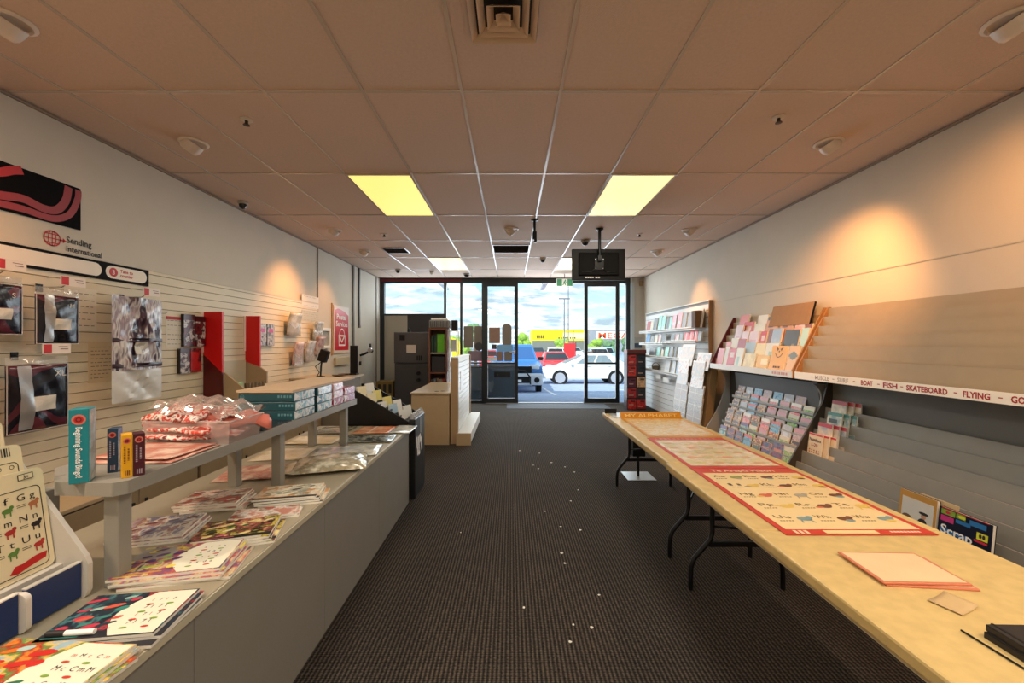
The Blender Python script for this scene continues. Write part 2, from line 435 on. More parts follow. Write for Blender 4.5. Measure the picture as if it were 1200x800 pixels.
# television, seen from behind
t = thing('hanging_television', 'flat black television seen from behind, hung from the ceiling on a pole', 'television', (1.18, 5.5, 2.26))
b = MB().box(-.36, .36, 0, .035, 0, .42); b.build('screen', M_black, t, local=True, bevel=.008)
b = MB().box(-.27, .27, -.03, 0, .06, .37); b.build('back_cover', mat('tv_back', (16, 16, 16), .7, spec=.2), t, local=True, bevel=.015)
p = MB().cyl((.0, -.06, .30), (0, -.06, CEIL-2.265), .02); p.lathe([(.05, CEIL-2.265), (.05, CEIL-2.28), (.022, CEIL-2.29)], (0, -.06, 0)); p.build('pole', M_blackm, t, local=True)
p = MB().box(-.06, .06, -.045, -.03, .13, .29).obox((0, -.06, .28), (.05, .05, .07)).tube([(-.05, -.04, .15), (-.11, -.035, .10), (-.23, -.034, .11)], .006).tube([(.05, -.04, .15), (.10, -.035, .10), (.22, -.034, .11)], .006)
for q in ((-.05, .15), (.05, .15), (-.05, .27), (.05, .27)): p.cyl((q[0], -.046, q[1]), (q[0], -.052, q[1]), .006, m=1)
p.build('wall_bracket', [M_blackm, M_chrome], t, local=True)
p = MB()
for k, (x, w_) in enumerate(((-.19, .03), (-.155, .02), (-.13, .035), (-.09, .015), (-.05, .03), (-.015, .025))): p.box(x, x+w_, -.031, -.0302, .022, .04)
p.build('sticker_print', M_inkwhite, t, local=True)
# exit sign
t = thing('exit_sign', 'green and white running man exit sign hanging above the open door', 'exit sign', (1.18, 9.0, 2.66))
MB().box(-.18, .18, -.02, .02, 0, .17).build('panel', mat('exit_white', (236, 242, 236), .4, emit=.25), t, local=True, bevel=.004)
p = MB()
for x0, x1 in ((-.17, -.06), (.06, .17)): p.box(x0, x1, -.023, -.02, .01, .16)
p.build('green_field', mat('exit_green', (8, 128, 84), .4, emit=.3), t, local=True)
p = MB(); y = -.0235
p.disc((.012, y, .135), XP, ZP, .016)
for a, b_ in (((.005, .115), (-.01, .07)), ((-.01, .07), (.02, .05)), ((.02, .05), (.01, .02)), ((-.01, .07), (-.03, .045)), ((-.03, .045), (-.05, .04)), ((.005, .115), (-.03, .09)), ((.005, .112), (.035, .09))):
    p.ribbon([a, b_], .016, XP, ZP, (0, y, 0))
p.build('running_figure', MATS['exit_green'], t, local=True)
MB().cyl((0, 0, .17), (0, 0, CEIL-2.66), .008).build('stem', M_alu, t, local=True)

# ------------------------------------------------------------------ shop front glazing
YF = 9.62
f = MB()
f.box(-3.08, 2.80, YF-.05, YF+.06, 2.82, CEIL)                # head
struct('trim_5', f, mat('head_dark', (30, 32, 35), .4))
struct('trim_6', MB().box(-3.06, -1.16, YF-.056, YF-.05, 2.85, 2.92), mat('maroon_header', (104, 24, 34), .5))
k = 7
for x0, x1 in ((-3.08, -2.98), (-1.58, -1.52), (-1.20, -1.14), (-.69, -.60), (2.70, 2.80)):
    struct('trim_%d' % k, MB().box(x0, x1, YF-.05, YF+.05, 0, 2.82), M_alu); k += 1
struct('trim_%d' % k, MB().box(-2.98, -1.58, YF-.04, YF+.04, 2.06, 2.10), M_alu); k += 1
struct('trim_%d' % k, MB().box(-2.98, -.69, YF-.045, YF+.05, 0, .07), M_alu); k += 1
struct('trim_%d' % k, MB().box(-1.52, -.69, YF-.03, YF+.03, .93, .965), M_alu); k += 1
struct('trim_%d' % k, MB().box(2.78, 2.86, 9.46, 9.5, 0, 2.82), mat('jamb_paint', (188, 200, 206), .5)); k += 1
# solid infill under the high window
struct('wall_infill_left', MB().box(-2.98, -2.44, YF-.03, YF+.03, .07, 2.06), mat('infill_light', (168, 160, 146), .7))
struct('wall_infill_right', MB().box(-2.44, -1.58, YF-.03, YF+.03, .07, 2.06), mat('infill_dark', (44, 42, 42), .6))
n = 1
for x0, x1, z0, z1 in ((-2.98, -1.58, 2.10, 2.82), (-1.52, -1.20, .07, 2.82), (-1.14, -.69, .07, 2.82), (2.50, 2.70, .07, 2.82)):
    struct('window_%d' % n, MB().box(x0, x1, YF-.004, YF+.004, z0, z1), M_glass); n += 1
def leaf(name, x0, x1, yy, stile=.085, pull=None):
    d = MB(); z1 = 2.82
    d.box(x0, x0+stile, yy-.022, yy+.022, .02, z1); d.box(x1-stile, x1, yy-.022, yy+.022, .02, z1)
    d.box(x0+stile, x1-stile, yy-.022, yy+.022, .02, .13); d.box(x0+stile, x1-stile, yy-.022, yy+.022, z1-.09, z1)
    d.box(x0+stile, x1-stile, yy-.024, yy+.024, .92, .965)
    o = struct(name, d, M_alu)
    MB().box(x0+stile, x1-stile, yy-.003, yy+.003, .13, .925).box(x0+stile, x1-stile, yy-.003, yy+.003, .955, z1-.09).build('glass_pane', M_glass, o)
    h = MB().box(pull[0], pull[1], yy-.05, yy-.022, 1.19, 1.22).box(pull[1]-.03, pull[1], yy-.03, yy-.02, 1.16, 1.25)
    h.build('door_handle', M_chrome, o)
leaf('door_1', -.63, .16, YF-.10, pull=(-.04, .10))
leaf('door_2', 1.70, 2.52, YF-.10, pull=(1.76, 1.90))
struct('trim_%d' % k, MB().box(.16, 1.70, YF-.06, YF+.06, 0, .012), mat('threshold', (150, 158, 164), .4, metal=.5)); k += 1
M_mat = mat('door_mat', (70, 74, 80), .95, var=.2, vscale=120)
tag(MB().box(-.1, 2.15, 8.75, 9.45, 0, .008).build('door_mat', M_mat), 'dark grey entrance mat lying inside the open door', 'door mat')
# stickers seen from behind on the glass
M_stk = mat('sticker_back', (122, 112, 102), .6, var=.08, vscale=10); M_stk2 = mat('sticker_back_dark', (60, 58, 62), .6); M_stkb = mat('sticker_blue', (120, 170, 214), .5)
M_stkw = mat('sticker_white', (222, 224, 226), .5); M_stkr = mat('sticker_back_warm', (142, 112, 98), .6, var=.08, vscale=10); M_stkp = mat('sticker_mauve', (132, 112, 126), .6, var=.1, vscale=10)
def rsticker(px0, px1, py0, py1, yy, m, lab, shape='rect'):
    s = yy/478.0
    x0, x1 = (px0-599)*s, (px1-599)*s; z1, z0 = CZ-(py0-402)*s, CZ-(py1-402)*s
    b = MB(); c = ((x0+x1)/2, yy, (z0+z1)/2)
    hw, hh = (x1-x0)/2, (z1-z0)/2
    r = {'rect': .012, 'pill': min(hw, hh)*.98, 'disc': min(hw, hh)*.99}[shape]
    b.rrect(c, XP, ZP, hw, hh, r, n=8)
    tag(b.build('window_sticker', m, solid=.002), lab, 'sticker', 'stickers on the glass shop front')
ya, yb = YF-.008, YF-.107
rsticker(543.5, 554.5, 382, 407.5, ya, M_stk, 'grey brown rectangular sticker, left one of two on the fixed pane beside the door')
rsticker(556, 564.5, 382, 407.5, ya, M_stk, 'grey brown rectangular sticker, right one of two on the fixed pane beside the door')
rsticker(556.5, 565.5, 401, 411, ya-.006, M_stk2, 'dark round sticker low on the fixed pane beside the door frame', 'disc')
rsticker(549, 565, 411, 423, ya-.003, M_stkp, 'wide mauve sticker on the fixed pane above the glazing bar')
rsticker(573, 586, 383.5, 402, yb, M_stkr, 'brown square sticker high on the left sliding door')
rsticker(588.5, 599.5, 379, 406.5, yb, M_stk, 'grey upright pill shaped sticker on the left sliding door', 'pill')
rsticker(582.5, 601, 404, 411.5, yb-.002, M_stkb, 'pale blue strip sticker under the pill shaped one on the sliding door')
rsticker(576.5, 582, 403.5, 409, yb, M_stk2, 'small dark square sticker in the middle of the left sliding door')
rsticker(572, 582, 411.5, 417, yb, M_stkp, 'short mauve strip sticker by the left edge of the sliding door')
rsticker(582.5, 590, 411.8, 423, yb, M_stkr, 'brown square sticker, left one of the low pair on the sliding door')
rsticker(591, 600, 411.8, 423, yb, M_stk, 'grey brown square sticker, right one of the low pair on the sliding door')
rsticker(572, 582, 418, 423, yb, M_stkw, 'white strip sticker low on the left sliding door')

# ------------------------------------------------------------------ outside
def gz(y):  # the car park falls away from the shop
    return -.05 if y < 10.6 else (-.05-(y-10.6)*.068 if y < 16 else (-.417-(y-16)*.034 if y < 21 else -.587))
g = MB(); ys = [9.72, 10.6, 16, 21, 30, 60, 140]
for a, b_ in zip(ys[:-1], ys[1:]): g.poly([(-90, a, gz(a)), (140, a, gz(a)), (140, b_, gz(b_)), (-90, b_, gz(b_))])
struct('ground', g, mat('asphalt', (160, 176, 204), .85, var=.16, vscale=9, bump=.2, bscale=40))
g = MB()
def groundline(x0, y0, x1, y1, w=.1):
    d = Vector((x1-x0, y1-y0)).normalized(); nx, ny = -d.y*w/2, d.x*w/2
    g.poly([(x0+nx, y0+ny, gz(y0)+.006), (x1+nx, y1+ny, gz(y1)+.006), (x1-nx, y1-ny, gz(y1)+.006), (x0-nx, y0-ny, gz(y0)+.006)])
for x in (-1.6, 1.35, 4.3, 7.2): groundline(x, 12.4, x, 15.9); groundline(x, 16, x, 17.2)
struct('ground_markings', g, mat('road_paint', (236, 238, 240), .7))
struct('ceiling_canopy', MB().box(-6, 6, 9.76, 11.4, 3.16, 3.3), mat('canopy', (190, 192, 194), .6))
for x, y, l in ((-1.75, 10.6, 'grey slim light fitting under the outside canopy, left one'), (.85, 10.6, 'grey slim light fitting under the outside canopy above the open door')):
    t = thing('canopy_light', l, 'light fitting', (x, y, 2.86))
    MB().box(-.05, .05, -.6, .6, .0, .06).build('housing', mat('canopy_fitting', (226, 228, 230), .4, emit=.25), t, local=True, bevel=.01)
    MB().cyl((0, -.4, .06), (0, -.4, .31), .012).cyl((0, .4, .06), (0, .4, .31), .012).build('stem', M_alu, t, local=True)

def add_car(name, label, cat, x, y, rz, paint, kind='hatch', group=None, lower=None):
    t = thing(name, label, cat, (x, y, gz(y)), rz, group)
    lower = lower or paint
    if kind == 'ute':
        L0, L1, W, belt, roof = -2.65, 2.65, .92, 1.12, 1.80
        low = [(-2.65, .50), (-2.68, .95), (-2.55, 1.08), (-1.35, 1.17), (-1.0, 1.2), (2.6, 1.2), (2.65, .55)]
        cab = ((-1.25, 2.3, 1.16), (-.55, 2.1, 1.80), .86, .68); wr, wx = .39, (-1.72, 1.55)
        cuts = (-.2, .75)
    else:
        L0, L1, W = -2.15, 2.1, .86
        low = [(-2.15, .30), (-2.18, .62), (-2.02, .74), (-1.1, .92), (-.9, .97), (1.6, 1.02), (2.05, .98), (2.12, .55), (2.1, .30)]
        cab = ((-1.22, 1.92, .93), (-.02, 1.10, 1.46), .82, .60); wr, wx = .325, (-1.33, 1.32)
        cuts = (.1, .95)
        if kind == 'suv': cab = ((-1.0, 2.0, .94), (-.35, 1.75, 1.62), .82, .64)
    b = MB(); b.prism([(p[0], -W, p[1]) for p in low], (0, 2*W, 0)); b.build('body', lower, t, local=True, smooth=True, bevel=.07)
    (bx0, bx1, bz), (tx0, tx1, tz), hb, ht = cab
    P = lambda s, u, v: Vector((bx0+(tx0-bx0)*v+u*((bx1-bx0)+((tx1-tx0)-(bx1-bx0))*v), s*(hb+(ht-hb)*v), bz+(tz-bz)*v))
    c = MB(); v = [P(s, u, q) for s in (-1, 1) for u in (0, 1) for q in (-.08, 1)]
    c.add(v, [(0, 1, 3, 2), (4, 6, 7, 5), (0, 4, 5, 1), (2, 3, 7, 6), (0, 2, 6, 4), (1, 5, 7, 3)]); c.build('cabin', paint, t, local=True, smooth=True, bevel=.05)
    w = MB()
    for s in (-1, 1):
        us = [(.12, .46), (.49, .80)] if kind != 'ute' else [(.13, .36), (.39, .58), (.62, .9)]
        for u0, u1 in us:
            q = [P(s, u0+.06*(u0 < .2), .12), P(s, u1, .12), P(s, u1-.01, .86), P(s, u0+.01, .86)]
            w.poly([p+Vector((0, s*.008, .002)) for p in q])
    w.build('side_windows', mat('car_glass', (120, 136, 144), .08), t, local=True)  # pale blue-grey reflection is put into the pane colour
    def endglass(u, nm, d):
        a = [P(-1, u, .1), P(1, u, .1), P(1, u, .88), P(-1, u, .88)]
        cen = sum(a, Vector())/4
        q = [cen+(p-cen)*.9+Vector((d, 0, .006)) for p in a]
        MB().poly(q).build(nm, mat('windscreen', (58, 96, 150), .08) if kind == 'ute' else M_glassd, t, local=True)
    endglass(0, 'windscreen', -.012); endglass(1, 'rear_window', .012)
    tyre = mat('tyre', (26, 26, 28), .8); alloy = mat('alloy', (196, 198, 202), .3, metal=.6); arch = mat('wheel_arch', (14, 14, 15), .9)
    for s in (-1, 1):
        for xx in wx:
            MB().cyl((xx, s*(W-.12), wr), (xx, s*(W+.004), wr), wr+.05, m=0, n=24).build('wheel_arch', arch, t, local=True)
            R = Matrix.Rotation(-s*PI/2, 3, 'X')
            wh = MB().lathe([(wr*.6, -.2), (wr*.97, -.19), (wr, -.1), (wr*.97, -.005), (wr*.68, .0), (wr*.66, -.03)], (xx, s*(W+.02), wr), R, n=24)
            o = wh.build('wheel', tyre, t, local=True, smooth=True)
            h = MB().lathe([(wr*.76, -.02), (wr*.76, .006), (wr*.7, .01), (wr*.2, .012), (.001, .014)], (xx, s*(W+.02), wr), R, n=24)
            for k in range(5):
                a = 2*PI*k/5; h.disc((xx+wr*.46*math.cos(a), s*(W+.0125), wr+wr*.46*math.sin(a)), XP, ZP, wr*.10, m=1, n=10)
            h.build('hub', [alloy, arch], o, local=True)
    hz = low[1][1]+.02
    for s in (-1, 1):
        MB().obox((L0+.06, s*(W-.26), hz+.06), (.16, .34, .15), Matrix.Rotation(s*.22, 3, 'Z')).build('headlamp', mat('headlamp', (226, 234, 240), .15), t, local=True, bevel=.03)
        MB().obox((L1-.04, s*(W-.14), hz+.2), (.14, .2, .16)).build('tail_lamp', mat('tail_lamp', (170, 20, 24), .2), t, local=True, bevel=.03)
        MB().obox((bx0+.42, s*(W+.07), bz+.1), (.12, .2, .13)).build('mirror', paint if kind != 'ute' else M_black, t, local=True, bevel=.03)
    if kind == 'ute':
        MB().box(-2.74, -2.62, -.55, .55, .84, 1.06).build('grille', M_black, t, local=True, bevel=.02)
        MB().box(-2.82, -2.55, -.93, .93, .42, .82).build('bumper', mat('bumper_silver', (214, 218, 222), .35), t, local=True, bevel=.07)
        MB().box(-2.835, -2.81, -.52, .52, .50, .72).build('lower_grille', M_black, t, local=True, bevel=.01)
        for s in (-1, 1): MB().lathe([(.001, -.03), (.09, -.03), (.09, 0), (.001, 0)], (-2.82, s*.72, .60), Matrix.Rotation(PI/2, 3, 'Y')).build('fog_lamp', M_black, t, local=True)
        MB().tube([(-2.86, -.5, .46), (-2.88, -.48, .72), (-2.88, -.3, .93), (-2.88, .3, .93), (-2.88, .48, .72), (-2.86, .5, .46)], .026).build('bull_bar', M_blackm, t, local=True, smooth=True)
        MB().box(-2.755, -2.74, -.09, .09, .93, .99).build('badge', M_chrome, t, local=True)
        MB().box(-2.842, -2.834, -.2, .2, .54, .62).build('number_plate', M_inkwhite, t, local=True)
    else:
        MB().box(L0-.035, L0, -.5, .5, .40, .54).build('grille', M_black, t, local=True, bevel=.01)
        d = MB()
        for s in (-1, 1):
            for xx in (cuts[0]-.12, cuts[1]): d.box(xx, xx+.14, s*(W+.004) - .01, s*(W+.004)+.01, .86, .885)
        d.build('door_handle', M_chrome, t, local=True)
    return t
carp = lambda n, c: mat('car_paint_'+n, c, .25, spec=.6)
P_white, P_blue, P_red, P_silver, P_dk, P_mint = carp('white', (232, 234, 236)), carp('blue', (62, 122, 186)), carp('red', (206, 34, 44)), carp('silver', (190, 198, 204)), carp('charcoal', (62, 68, 76)), carp('pale_blue', (150, 190, 206))
add_car('pickup_truck', 'blue pickup truck with silver bumper parked facing the shop beside the open door', 'pickup truck', .15, 16.6, PI/2, P_blue, 'ute')
add_car('hatchback_car', 'white hatchback parked side on across the open doorway', 'car', 3.65, 20.2, 0, P_white, 'hatch')
add_car('red_car', 'red hatchback parked behind the white hatchback', 'car', 2.75, 25.4, PI/2, P_red, 'hatch')
far = [(-1.5, 33, P_red, 'hatch', 'small red car in the far car park left of the yellow sign'), (4.0, 37, P_white, 'suv', 'white car in the far car park behind the red advertising flag'),
       (7.2, 34, P_silver, 'suv', 'silver car seen through the right sliding door, nearest of the far row'), (9.2, 40, P_mint, 'suv', 'pale blue van like car below the orange hardware store sign'),
       (1.6, 41, P_silver, 'hatch', 'silver car far off in the middle of the open doorway'), (6.3, 46, P_white, 'hatch', 'white car far off left of the right sliding door stile'),
       (12.2, 38, P_white, 'suv', 'white car at the far right seen through the narrow side pane'), (3.4, 52, P_dk, 'hatch', 'charcoal car in the most distant row below the yellow building'),
       (-4.2, 36, P_white, 'suv', 'white car far off behind the stickers of the fixed pane'), (8.4, 54, P_silver, 'hatch', 'silver car in the most distant row right of the charcoal one'),
       (.2, 55, P_white, 'suv', 'white car in the most distant row left of the charcoal one')]
for x, y, p, kd, l in far: add_car('parked_car', l, 'car', x, y, PI/2+random.uniform(-.1, .1), p, kd, 'cars in the distant car park')

# distant buildings, sign, trees
t = thing('yellow_store', 'long yellow store building across the car park', 'building', (4, 90, -.587))
YELL = mat('yellow_cladding', (255, 226, 20), .6)
MB().box(.7, 12.3, 0, 12, 0, 4.95).build('wall', YELL, t, local=True)
MB().box(.7, 12.3, -.3, .0, 0, 2.6).build('shopfront', mat('shopfront_dark', (120, 124, 116), .6), t, local=True)
MB().box(7.4, 12.2, -.1, -.02, 2.9, 4.3).build('sign_panel', mat('pale_yellow', (255, 244, 170), .6), t, local=True)
p = MB()
for k in range(4): p.box(1.6+k*.45, 1.9+k*.45, -.1, -.01, 3.1, 3.8)
for k in range(8): p.box(6.4+k*.5, 6.7+k*.5, -.13, -.11, 3.0, 3.35)
p.build('sign_print', mat('sign_grey', (96, 88, 30), .6), t, local=True)
t = thing('hardware_store', 'grey store with an orange lettered MEGA sign across the car park', 'building', (22, 88, -.587))
GB = mat('grey_cladding', (150, 156, 166), .6)
MB().box(-5.2, 12, 0, 12, 0, 4.9).build('wall', GB, t, local=True)
MB().box(-3.6, 6.0, -.15, 0, 2.9, 4.5).build('sign_panel', mat('sign_offwhite', (250, 240, 228), .6), t, local=True)
MB().text('MEGA', (-3.2, -.16, 3.05), XP, ZP, 1.75, bold=True, width=6.6).build('sign_lettering', mat('orange_letter', (232, 84, 30), .6), t, local=True)
t = thing('red_flag', 'red advertising flag standing in the car park beyond the red car', 'advertising flag', (4.3, 30, -.587))
MB().box(-.42, .42, -.02, .02, .5, 2.0).build('banner', mat('flag_red', (226, 40, 44), .6), t, local=True)
MB().cyl((.46, 0, 0), (.46, 0, 2.1), .025).build('pole', M_alu, t, local=True)
tag(MB().box(1.4, 3.8, 31, 31.2, -.58, .72).build('red_barrier', mat('barrier_red', (222, 70, 66), .6)), 'low red and white barrier left of the red advertising flag', 'barrier')['kind'] = 'thing'
tag(MB().prism([(-1.9, 14, -.3), (-1.5, 14, -.3), (-1.78, 14, 1.5), (-2.1, 14, 1.62)], (0, .05, 0)).build('yellow_flag', mat('flag_yellow', (250, 226, 60), .6)), 'yellow flag leaning outside behind the fixed glass pane', 'advertising flag')
for x, y, h, l in ((8.6, 66, 9.2, 'thin street light pole in front of the yellow building'), (12.2, 87, 15, 'tall faint street light pole behind the yellow building')):
    t = thing('street_light', l, 'street light', (x, y, -.587))
    MB().cyl((0, 0, 0), (0, 0, h), .13, .08).build('pole', mat('pole_grey', (110, 118, 124), .5), t, local=True)
    MB().box(-.9, .9, -.1, .1, h-.1, h+.1).build('lamp_head', MATS['pole_grey'], t, local=True)
M_leaf = mat('leaves', (140, 176, 66), .8, var=.4, vscale=3); M_leaf2 = mat('leaves_dark', (104, 140, 96), .8, var=.4, vscale=3); M_bark = mat('bark', (96, 80, 62), .9)
def tree(x, y, h, r, lab, m=M_leaf, name='tree', sq=.75):
    t = thing(name, lab, 'tree' if name == 'tree' else 'shrub', (x, y, gz(y)), 0)
    MB().cyl((0, 0, 0), (0, 0, h-r*.6), .12+.03*h/4, .08).build('trunk', M_bark, t, local=True)
    bm = bmesh.new()
    for k in range(16):
        a = random.uniform(0, 2*PI); q = r*.62*math.sqrt(random.random()); z = h-r+random.uniform(-.7, .7)*r*sq
        bmesh.ops.create_icosphere(bm, subdivisions=2, radius=r*random.uniform(.3, .5), matrix=Matrix.Translation((q*math.cos(a), q*math.sin(a), z)))
    for v in bm.verts: v.co += Vector((random.uniform(-1, 1), random.uniform(-1, 1), random.uniform(-1, 1)))*r*.06
    me = bpy.data.meshes.new('crown'); bm.to_mesh(me); bm.free(); me.materials.append(m)
    o = bpy.data.objects.new('crown', me); COL.objects.link(o); o.parent = t
tree(2.5, 84, 4.2, 1.9, 'round green tree at the left end of the yellow building')
tree(-2.85, 32.5, 3.6, .8, 'spiky topped green tree seen above the stickers of the fixed pane', M_leaf2)
tree(-3.1, 24, 2.5, .8, 'bright green shrubby tree behind the yellow flag')
tree(10.2, 80, 3.4, 1.8, 'green tree in front of the yellow building, left of the light pole'); tree(16.5, 80, 3.0, 1.6, 'green tree at the right end of the yellow building')
tree(18.2, 74, 3.2, 1.7, 'dark green shrub below the left of the MEGA sign', M_leaf2, 'shrub'); tree(21.4, 74, 3.3, 1.9, 'dark green shrub below the middle of the MEGA sign', M_leaf2, 'shrub'); tree(24.4, 75, 3.1, 1.8, 'dark green shrub below the right of the MEGA sign', M_leaf2, 'shrub')
# two dark blocks standing outside the glass
t = thing('dark_block', 'large dark block standing outside behind the left sliding door', 'litter bin', (-.22, 10.35, -.05))
MB().box(-.36, .36, -.3, .3, .04, .86).build('body', mat('block_dark', (50, 74, 96), .4), t, local=True, bevel=.03)
MB().box(-.39, .39, -.33, .33, .86, .94).build('lid', mat('block_lid', (72, 88, 100), .5), t, local=True, bevel=.03)
MB().box(-.2, .2, -.312, -.3, .62, .76).build('slot', M_black, t, local=True)
t = thing('low_dark_block', 'low dark block standing outside behind the fixed glass pane', 'planter', (-1.05, 10.5, -.05))
MB().box(-.4, .38, -.3, .3, .0, .84).build('box', mat('low_block_dark', (58, 74, 88), .6), t, local=True, bevel=.02)
MB().box(-.36, .34, -.26, .26, .84, .87).build('block_cap', mat('block_cap', (60, 52, 46), .9), t, local=True)
# ================================================================== LEFT SIDE
# slat wall boards, 75 mm pitch
M_slat = mat('slat_board', (222, 208, 180), .5, var=.03, vscale=4)
M_slatgap = mat('slat_groove', (120, 100, 74), .8)
def slatwall(name, xface, xback, y0, y1, z0, z1, pitch, label, board=M_slat, gap=M_slatgap, grp=None):
    t = thing(name, label, 'slat wall', ((xface+xback)/2, (y0+y1)/2, z0))
    MB().box(min(xback, xface), max(xback, xface), y0, y1, z0, z1).build('backing', gap, t) if False else None
    s = 1 if xface > xback else -1
    b = MB(); xm = xback+s*.006
    b.box(min(xback, xm), max(xback, xm), y0, y1, z0, z1, 1)
    z = z0
    while z < z1-.01:
        b.box(min(xm, xface), max(xm, xface), y0, y1, z, min(z+pitch-.005, z1)); z += pitch
    b.build('slats', [board, gap], t)
    return t
XS = -3.05
slatwall('slat_wall', XS, WL, ROOM_Y0, 6.44, .42, 2.02, .0715, 'cream slat wall panelling running along the left wall')
MB().box(WL, WL+.035, ROOM_Y0, 6.45, 2.02, 2.04).build('trim_20', M_wall)['kind'] = 'structure'

# wall artwork and signs
Ur, Vr = YP, ZP
t = thing('wall_artwork', 'black panel with curling red bands high on the left wall', 'artwork', (WL, 2.36, 2.215))
b = MB().box(WL, WL+.012, 1.82, 2.908, 2.215, 2.508); b.build('panel', mat('art_black', (16, 14, 15), .85, spec=.1), t)
def smooth_line(pts, n=8):
    out = []
    P = [Vector(p) for p in pts]
    for i in range(len(P)-1):
        p0, p1, p2, p3 = P[max(i-1, 0)], P[i], P[i+1], P[min(i+2, len(P)-1)]
        for k in range(n):
            q = k/n
            out.append(.5*((2*p1)+(p2-p0)*q+(2*p0-5*p1+4*p2-p3)*q*q+(3*p1-p0-3*p2+p3)*q**3))
    out.append(P[-1]); return out
M_artred = mat('art_red', (196, 26, 34), .5); M_artred2 = mat('art_red_deep', (150, 26, 36), .5)
u0, uw, v0, vh = 2.437, .471, 2.215, .293
def artband(pts, w, m, k):
    q = smooth_line([(u0+uw*a, v0+vh*b_) for a, b_ in pts])
    q = [p for p in q if 1.83 < p.x < 2.905 and v0+.005 < p.y < v0+vh-.005]
    b = MB(); b.ribbon(q, w, Ur, Vr, (WL+.0125+.0003*k, 0, 0)); b.build('red_band', m, t)
artband([(-1.25, .75), (-.9, .35), (-.45, .2), (0, .28), (.27, .35), (.5, .27), (.67, .32), (.79, .6), (.83, .95)], .05, M_artred2, 0)
artband([(-1.25, .35), (-.8, .1), (-.4, .08), (-.1, .1), (.1, .12), (.28, .13), (.62, .1), (.84, .3), (.95, .7), (.965, .95)], .042, M_artred2, 1)
artband([(-1.25, .95), (-.7, .62), (-.3, .6), (0, .74), (.15, .88), (.26, .95)], .05, M_artred, 2)
# sending international lettering
t = thing('wall_lettering', 'Sending international lettering with red globe on the left wall', 'wall sign', (WL, 2.86, 2.06))
gl = MB(); c = (WL+.003, 2.735, 2.113); R = .053
gl.ring(c, YP, ZP, R, R, .008); gl.ring(c, YP, ZP, R*.5, R, .006); 
for dz in (-.55, 0, .55): 
    hw = R*math.sqrt(1-dz*dz); gl.poly([(c[0], c[1]-hw, c[2]+dz*R-.003), (c[0], c[1]+hw, c[2]+dz*R-.003), (c[0], c[1]+hw, c[2]+dz*R+.003), (c[0], c[1]-hw, c[2]+dz*R+.003)])
gl.poly([(c[0], c[1]-.003, c[2]-R), (c[0], c[1]+.003, c[2]-R), (c[0], c[1]+.003, c[2]+R), (c[0], c[1]-.003, c[2]+R)])
gl.poly([(c[0], c[1]+R-.01, c[2]-.005), (c[0], c[1]+R+.02, c[2]-.005), (c[0], c[1]+R+.02, c[2]+.005), (c[0], c[1]+R-.01, c[2]+.005)])
gl.poly([(c[0], c[1]+R+.012, c[2]-.018), (c[0], c[1]+R+.034, c[2]), (c[0], c[1]+R+.012, c[2]+.018)])
gl.build('globe_emblem', M_inkred, t)
b = MB().text('Sending', (WL+.003, 2.822, 2.107), YP, ZP, .062, width=.17, bold=True).text('international', (WL+.003, 2.822, 2.045), YP, ZP, .062, width=.245, bold=True)
b.build('lettering', M_ink, t)
# black take-to-counter strip
t = thing('header_sign', 'long black edged white header sign reading Take to counter above the slat wall', 'sign', (WL, 2.6, 1.885))
X0 = XS+.012
MB().box(XS, X0, 1.6, 3.42, 1.885, 2.017).build('board', mat('sign_black', (20, 20, 22), .8, spec=.15), t)
M_signw = mat('sign_cream', (240, 228, 212), .5)
MB().rrect((X0+.001, 2.31, 1.951), YP, ZP, .715, .048, .047, n=8).build('blank_panel', M_signw, t)
MB().rrect((X0+.001, 3.227, 1.951), YP, ZP, .172, .048, .047, n=8).build('step_panel', M_signw, t)
MB().disc((X0+.002, 3.115, 1.951), YP, ZP, .034, n=24).build('number_disc', M_inkred, t)
MB().text('3', (X0+.003, 3.115, 1.933), YP, ZP, .052, align='c').build('number', M_inkwhite, t)
MB().text('Take to', (X0+.002, 3.168, 1.957), YP, ZP, .034, bold=True).text('counter', (X0+.002, 3.168, 1.925), YP, ZP, .034, bold=True).build('lettering', M_inkred, t)

